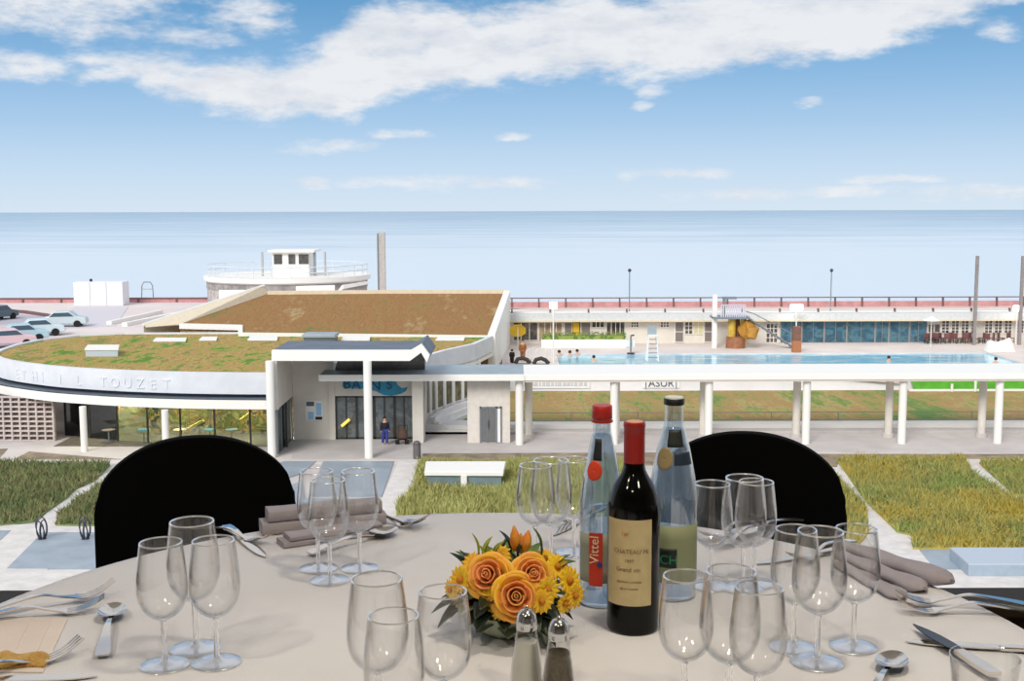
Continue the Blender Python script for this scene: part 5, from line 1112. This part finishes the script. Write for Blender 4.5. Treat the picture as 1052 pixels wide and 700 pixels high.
# ------------------------------------------------------------------ napkins
NAP=mat('grey_lilac_linen',(168,160,168),.9,bump=.2,bscale=400,var=.06,vscale=12)
def roll(name,a,b,w,h,m,label,cat,group=None,layers=3,taper=1.0,rot=0):    # folded cloth bundle from a to b
    t=thing(name,a,label,cat,group); a=Vector(a); b=Vector(b); d=b-a; n_=Vector((-d.y,d.x,0)).normalized()
    for L_ in range(layers):
        f=L_/layers; hl=h/layers; ins=.012*L_
        A=a+d.normalized()*ins; B=b-d.normalized()*ins*.6; nn=24; vs=[];fs=[]; k=16
        for i in range(nn+1):
            u=i/nn; c=A.lerp(B,u); ww=(w*(taper+(1-taper)*u))*.5*(1-.06*L_); 
            for j in range(k):
                q=2*PI*j/k; x=math.copysign(abs(math.cos(q))**.3,math.cos(q)); z=math.copysign(abs(math.sin(q))**.4,math.sin(q))
                wob=.0012*math.sin(9*u+L_*2+q)
                p=c+n_*(ww*x+wob)+Vector((0,0,hl*(.5+.5*z)*1.02+h*f+wob*.5*(1 if z>0 else 0))); vs.append(tuple(p))
        for i in range(nn):
            for j in range(k): fs.append((i*k+j,i*k+(j+1)%k,(i+1)*k+(j+1)%k,(i+1)*k+j))
        fs+=[tuple(range(k))[::-1],tuple(nn*k+j for j in range(k))]
        m_=MB(); m_.add(vs,fs); m_.build('fold',m,t,smooth=True)
    return t
z=TABZ+.0005
a=G(268,548,z); b=G(394,536,z); roll('napkin',a,b,.05,.046,NAP,'folded grey lilac napkin lying behind the far left glasses, the upright fold','napkin','napkins at the left',2)
a=G(288,561,z); b=G(393,546,z); roll('napkin',a,b,.045,.020,NAP,'flat rolled grey lilac napkin in front of the upright folded one','napkin','napkins at the left',2)
# right fan napkin
t=thing('napkin',G(985,612,z),'rolled grey napkin with broad curled end at the right edge of the table','napkin')
A=G(868,572,z); 
for i,(e0,e1,h0,wdt) in enumerate((((978,606),(866,566),.026,.05),((950,611),(862,573),.018,.045),((928,618),(862,582),.012,.04))):
    a=G(*e0,z); b=G(*e1,z); d=(b-a).normalized(); n_=Vector((-d.y,d.x,0)); vs=[];fs=[]; nn,k=28,18
    for q in range(nn+1):
        u=q/nn; c=a.lerp(b,u); w=wdt*(1-.35*u)*.5; h=h0*(1-.3*u)
        e=min(1,(u*9+.25))
        for j in range(k):
            al=2*PI*j/k; x=math.cos(al); zz=math.sin(al); x=math.copysign(abs(x)**.6,x); p=c+n_*(w*x*e)+Vector((0,0,max(0,h*(.5+.5*zz*e)+.0015*math.sin(14*u+3*x+i)))); vs.append(tuple(p))
    for q in range(nn):
        for j in range(k): fs.append((q*k+j,q*k+(j+1)%k,(q+1)*k+(j+1)%k,(q+1)*k+j))
    fs+=[tuple(range(k))[::-1],tuple(nn*k+j for j in range(k))]
    m_=MB(); m_.add(vs,fs); m_.build('fold',NAP,t,smooth=True)
# bottom left: pale pink paper napkin under a piece of golden bread
PN=mat('pale_pink_napkin',(226,212,206),.9,var=.03,vscale=10)
q=[G(x,y,z) for x,y in ((-40,634),(70,636),(44,692),(-60,690))]
t=thing('paper_napkin',q[0],'thin pale pink napkin with pressed folds at the bottom left corner','napkin')
MB().prism([(v.x,v.y) for v in q],z,z+.0016).build('sheet',PN,t)
for (x0_,y0_,x1_,y1_) in ((34,634,12,676),(54,636,34,680)):
    a,b=G(x0_,y0_,z),G(x1_,y1_,z); MB().tube([(a.x,a.y,z+.0016),(b.x,b.y,z+.0016)],.0012,6).build('crease',PN,t)
t=thing('bread',G(10,685,z),'golden bread crust piece on the pale pink napkin at the bottom left','bread')
m=MB(); c=G(8,683,z)
m.grid(lambda u,v:(c.x-.07+.125*u,c.y-.018+.036*v+.004*math.sin(9*u),z+.002+.013*math.sin(PI*min(1,max(0,v)))**.6*(1+.25*math.sin(15*u)+.1*math.sin(31*u+v*5))*min(1,6*min(u,1-u)+.15)),40,14)
m.build('crust',mat('bread_crust',(214,178,106),.7,col2=(190,144,70),vscale=60,bump=.5,bscale=200),t,smooth=True,solid=.002)
# bottom right tumbler
t=thing('tumbler',(0,0,0),'clear water tumbler cut by the bottom right corner, before the dark knife','glass')
MB().lathe([(.0006,0),(.028,0),(.030,.003),(.034,.05),(.038,.095),(.0385,.096),(.0370,.096),(.0365,.094),(.0325,.05),(.0285,.008),(.0006,.008)],n=40).build('glass_wall',GLASS,t,smooth=True)
p=G(1012,675,TABZ+.096); t.location=(p.x,p.y,TABZ+.0006)
# ------------------------------------------------------------------ flower arrangement
fc=G(528,648,TABZ); fc.z=TABZ+.0005; fy=fc.y-.01
fc.x-=.010; fl=thing('flower_arrangement',fc,'round centrepiece of orange roses, yellow blooms and dark leaves in a pale bowl','flowers')
rr=random.Random(21)
MB().lathe([(.0006,0),(.035,0),(.05,.012),(.062,.035),(.060,.036),(.0006,.034)],fc,28).build('bowl',mat('pale_green_bowl',(176,184,160),.6),fl,smooth=True)
LEAFD=mat('leaf_dark',(26,44,24),.45,var=.3,vscale=30); LEAFG=mat('leaf_green',(86,118,36),.5,var=.3,vscale=30); LEAFY=mat('leaf_lime',(172,180,34),.5,var=.2,vscale=30); LEAFS=mat('leaf_silver',(160,174,150),.6,var=.15,vscale=30)
def leaf(base,tip,w,m,cup=.3,name='leaf',up=Vector((0,0,1))):
    base=Vector(base); tip=Vector(tip); d=tip-base; L_=d.length; s=d.cross(up); 
    if s.length<1e-5: s=Vector((1,0,0))
    s.normalize(); n_=s.cross(d).normalized()
    def fn(u,v): 
        ww=w*math.sin(PI*min(.999,v)**.8)**.9; x=(2*u-1); return base+d*v+s*(x*ww)+n_*(cup*w*(abs(x)**1.6)*math.sin(PI*v)+.12*L_*math.sin(PI*v))
    return MB().grid(fn,6,10).build(name,m,fl,smooth=True,solid=.0008)
core=fc+Vector((0,0,.045))
MB().ball(core,.05,16,10,(1.1,1,.75)).build('leaf_core',LEAFD,fl,smooth=True)
def at(px,py,dy=0): return P(px-6,py,fy+dy)
ROSE=mat('rose_orange',(240,150,96),.6,col2=(244,176,96),vscale=22); ROSEO=mat('rose_outer',(242,190,50),.6,col2=(242,168,84),vscale=25)
def rose(c,R_,face):
    c=Vector(c); f=Vector(face).normalized(); s=f.cross(Vector((0,0,1))).normalized(); u_=s.cross(f).normalized(); m=MB(); mo=MB(); rq=random.Random(int(R_*1e5)+int(c.x*1e4))
    for ring,(r0,n_,h,op) in enumerate(((.07,2,.60,.0),(.17,3,.62,.03),(.32,3,.58,.10),(.50,4,.46,.24),(.66,4,.30,.42),(.78,5,.06,.62))):
        for i in range(n_):
            a0=2*PI*(i/n_)+ring*1.1+rq.uniform(-.2,.2); wd=2*PI/n_*1.25; hv=h+rq.uniform(-.05,.05); rr0=r0*rq.uniform(.93,1.07)
            def fn(u,v):
                a=a0+(u-.5)*wd; e=2*u-1; curl=op*v**2.5; r=(rr0*(.45+.55*v**.5)+curl*.42+.05*(u-.5))*R_*(1-.10*e*e*v); hh=(-.5+(hv+.5)*v-.30*curl*v-.16*e*e*v)*R_
                return c+s*(r*math.cos(a))+u_*(r*math.sin(a))+f*hh
            (mo if ring>=4 else m).grid(fn,10,8)
    a=m.build('rose',ROSE,fl,smooth=True,solid=.0012); b=mo.build('outer_petals',ROSEO,a,smooth=True,solid=.0010); return a
for px,py,dy,R_,fx_,fz_ in ((508,592,-.045,.034,-.25,.55),(552,591,-.045,.031,.2,.5),(536,613,-.075,.034,.02,.35)): rose(at(px,py,dy),R_,(fx_,-1,fz_))
YEL=mat('petal_yellow',(240,204,36),.6,col2=(238,176,38),vscale=30); 
def daisy(c,r,face,m,n_=13,name='yellow_bloom'):
    c=Vector(c); f=Vector(face).normalized(); s=f.cross(Vector((0,0,1))).normalized(); u_=s.cross(f).normalized(); mb=MB()
    for ly in range(2):
        for i in range(n_):
            a=2*PI*(i+.5*ly)/n_; d=(s*math.cos(a)+u_*math.sin(a)); e=f.cross(d)
            mb.grid(lambda u,v:c+d*(r*(.12+.88*v)*(1-.12*ly))+e*((2*u-1)*r*.17*math.sin(PI*(.15+.8*v)))+f*(r*(.35*(1-ly*.5)*v*(1-v*.6))),3,5)
    a=mb.build(name,m,fl,smooth=True,solid=.0006); MB().ball(c+f*.003,r*.26,10,6).build('flower_centre',mat('centre_ochre',(190,120,26),.8),a,smooth=True); return a
for px,py,dy,r_,f in ((480,596,-.03,.021,(-1,-1,.3)),(470,606,-.02,.016,(-1,-.7,0)),(478,618,-.03,.014,(-1,-1,-.3)),(578,583,-.01,.02,(.7,-1,.7)),(590,597,-.02,.022,(1,-1,.4)),(596,612,-.03,.019,(1,-1,0)),(586,620,-.04,.016,(.7,-1,-.2)),(520,572,.01,.018,(-.2,-1,1)),(568,606,-.06,.020,(.6,-1,.1)),(566,574,.02,.016,(.5,-1,1)),(492,580,-.01,.018,(-.6,-1,.8)),(562,618,-.07,.018,(.4,-1,.1)),(520,628,-.07,.016,(-.3,-1,-.2)),(510,616,-.06,.018,(-.5,-1,0))): daisy(at(px,py,dy),r_,f,YEL)
BUD=mat('bud_orange',(226,120,40),.5,col2=(236,176,60),vscale=50)
for bx,by,tx,ty,dy,w in ((536,566,534,540,.02,.008),(545,566,549,545,.0,.008),(541,568,541,548,.03,.007)):
    a=at(bx,by,dy); b=at(tx,ty,dy); MB().tube([a,a.lerp(b,.3),a.lerp(b,.65),b],.01,10,[w*.6,w,w*.8,.001]).build('tulip_bud',BUD,fl,smooth=True)
for bx,by,tx,ty,dy,w,m in ((495,578,491,548,.0,.008,LEAFY),(507,580,512,551,.01,.016,LEAFY),(514,580,524,556,.0,.014,LEAFY),(500,580,498,560,-.01,.013,LEAFY),(560,578,553,541,.01,.010,LEAFG),(530,575,519,545,.03,.012,LEAFD),(525,575,528,553,.03,.012,LEAFD),
    (575,590,598,577,.0,.012,LEAFG),(575,588,592,570,.0,.010,LEAFG),(488,595,468,568,.01,.013,LEAFD),(490,600,478,565,.02,.012,LEAFD),(540,580,545,556,.0,.013,LEAFD),(535,590,528,566,-.01,.012,LEAFD),(530,596,520,574,-.02,.014,LEAFG)): leaf(at(bx,by,dy),at(tx,ty,dy),w,m)
for k in range(34):
    a=rr.uniform(PI*.95,PI*2.05); c0=fc+Vector((.035*math.cos(a),.035*math.sin(a),.05)); L_=rr.uniform(.045,.078); d=Vector((math.cos(a),math.sin(a),rr.uniform(-.55,.25))); leaf(c0,c0+d*L_,rr.uniform(.011,.018),rr.choice([LEAFD,LEAFD,LEAFD,LEAFG]))
for k in range(12):
    a=rr.uniform(0,PI); c0=fc+Vector((.03*math.cos(a),.03*math.sin(a),.06)); d=Vector((math.cos(a),math.sin(a),rr.uniform(-.1,.9))); leaf(c0,c0+d*.06,.014,rr.choice([LEAFD,LEAFG]))
for bx,by,tx,ty,dy in ((500,632,484,642,-.05),(508,640,498,652,-.05),(560,632,580,640,-.05),(555,638,568,650,-.05),(530,645,528,657,-.06),(545,642,552,655,-.06),(495,622,478,634,-.05)): leaf(at(bx,by,dy+.02),at(tx,ty,dy),.016,LEAFS)
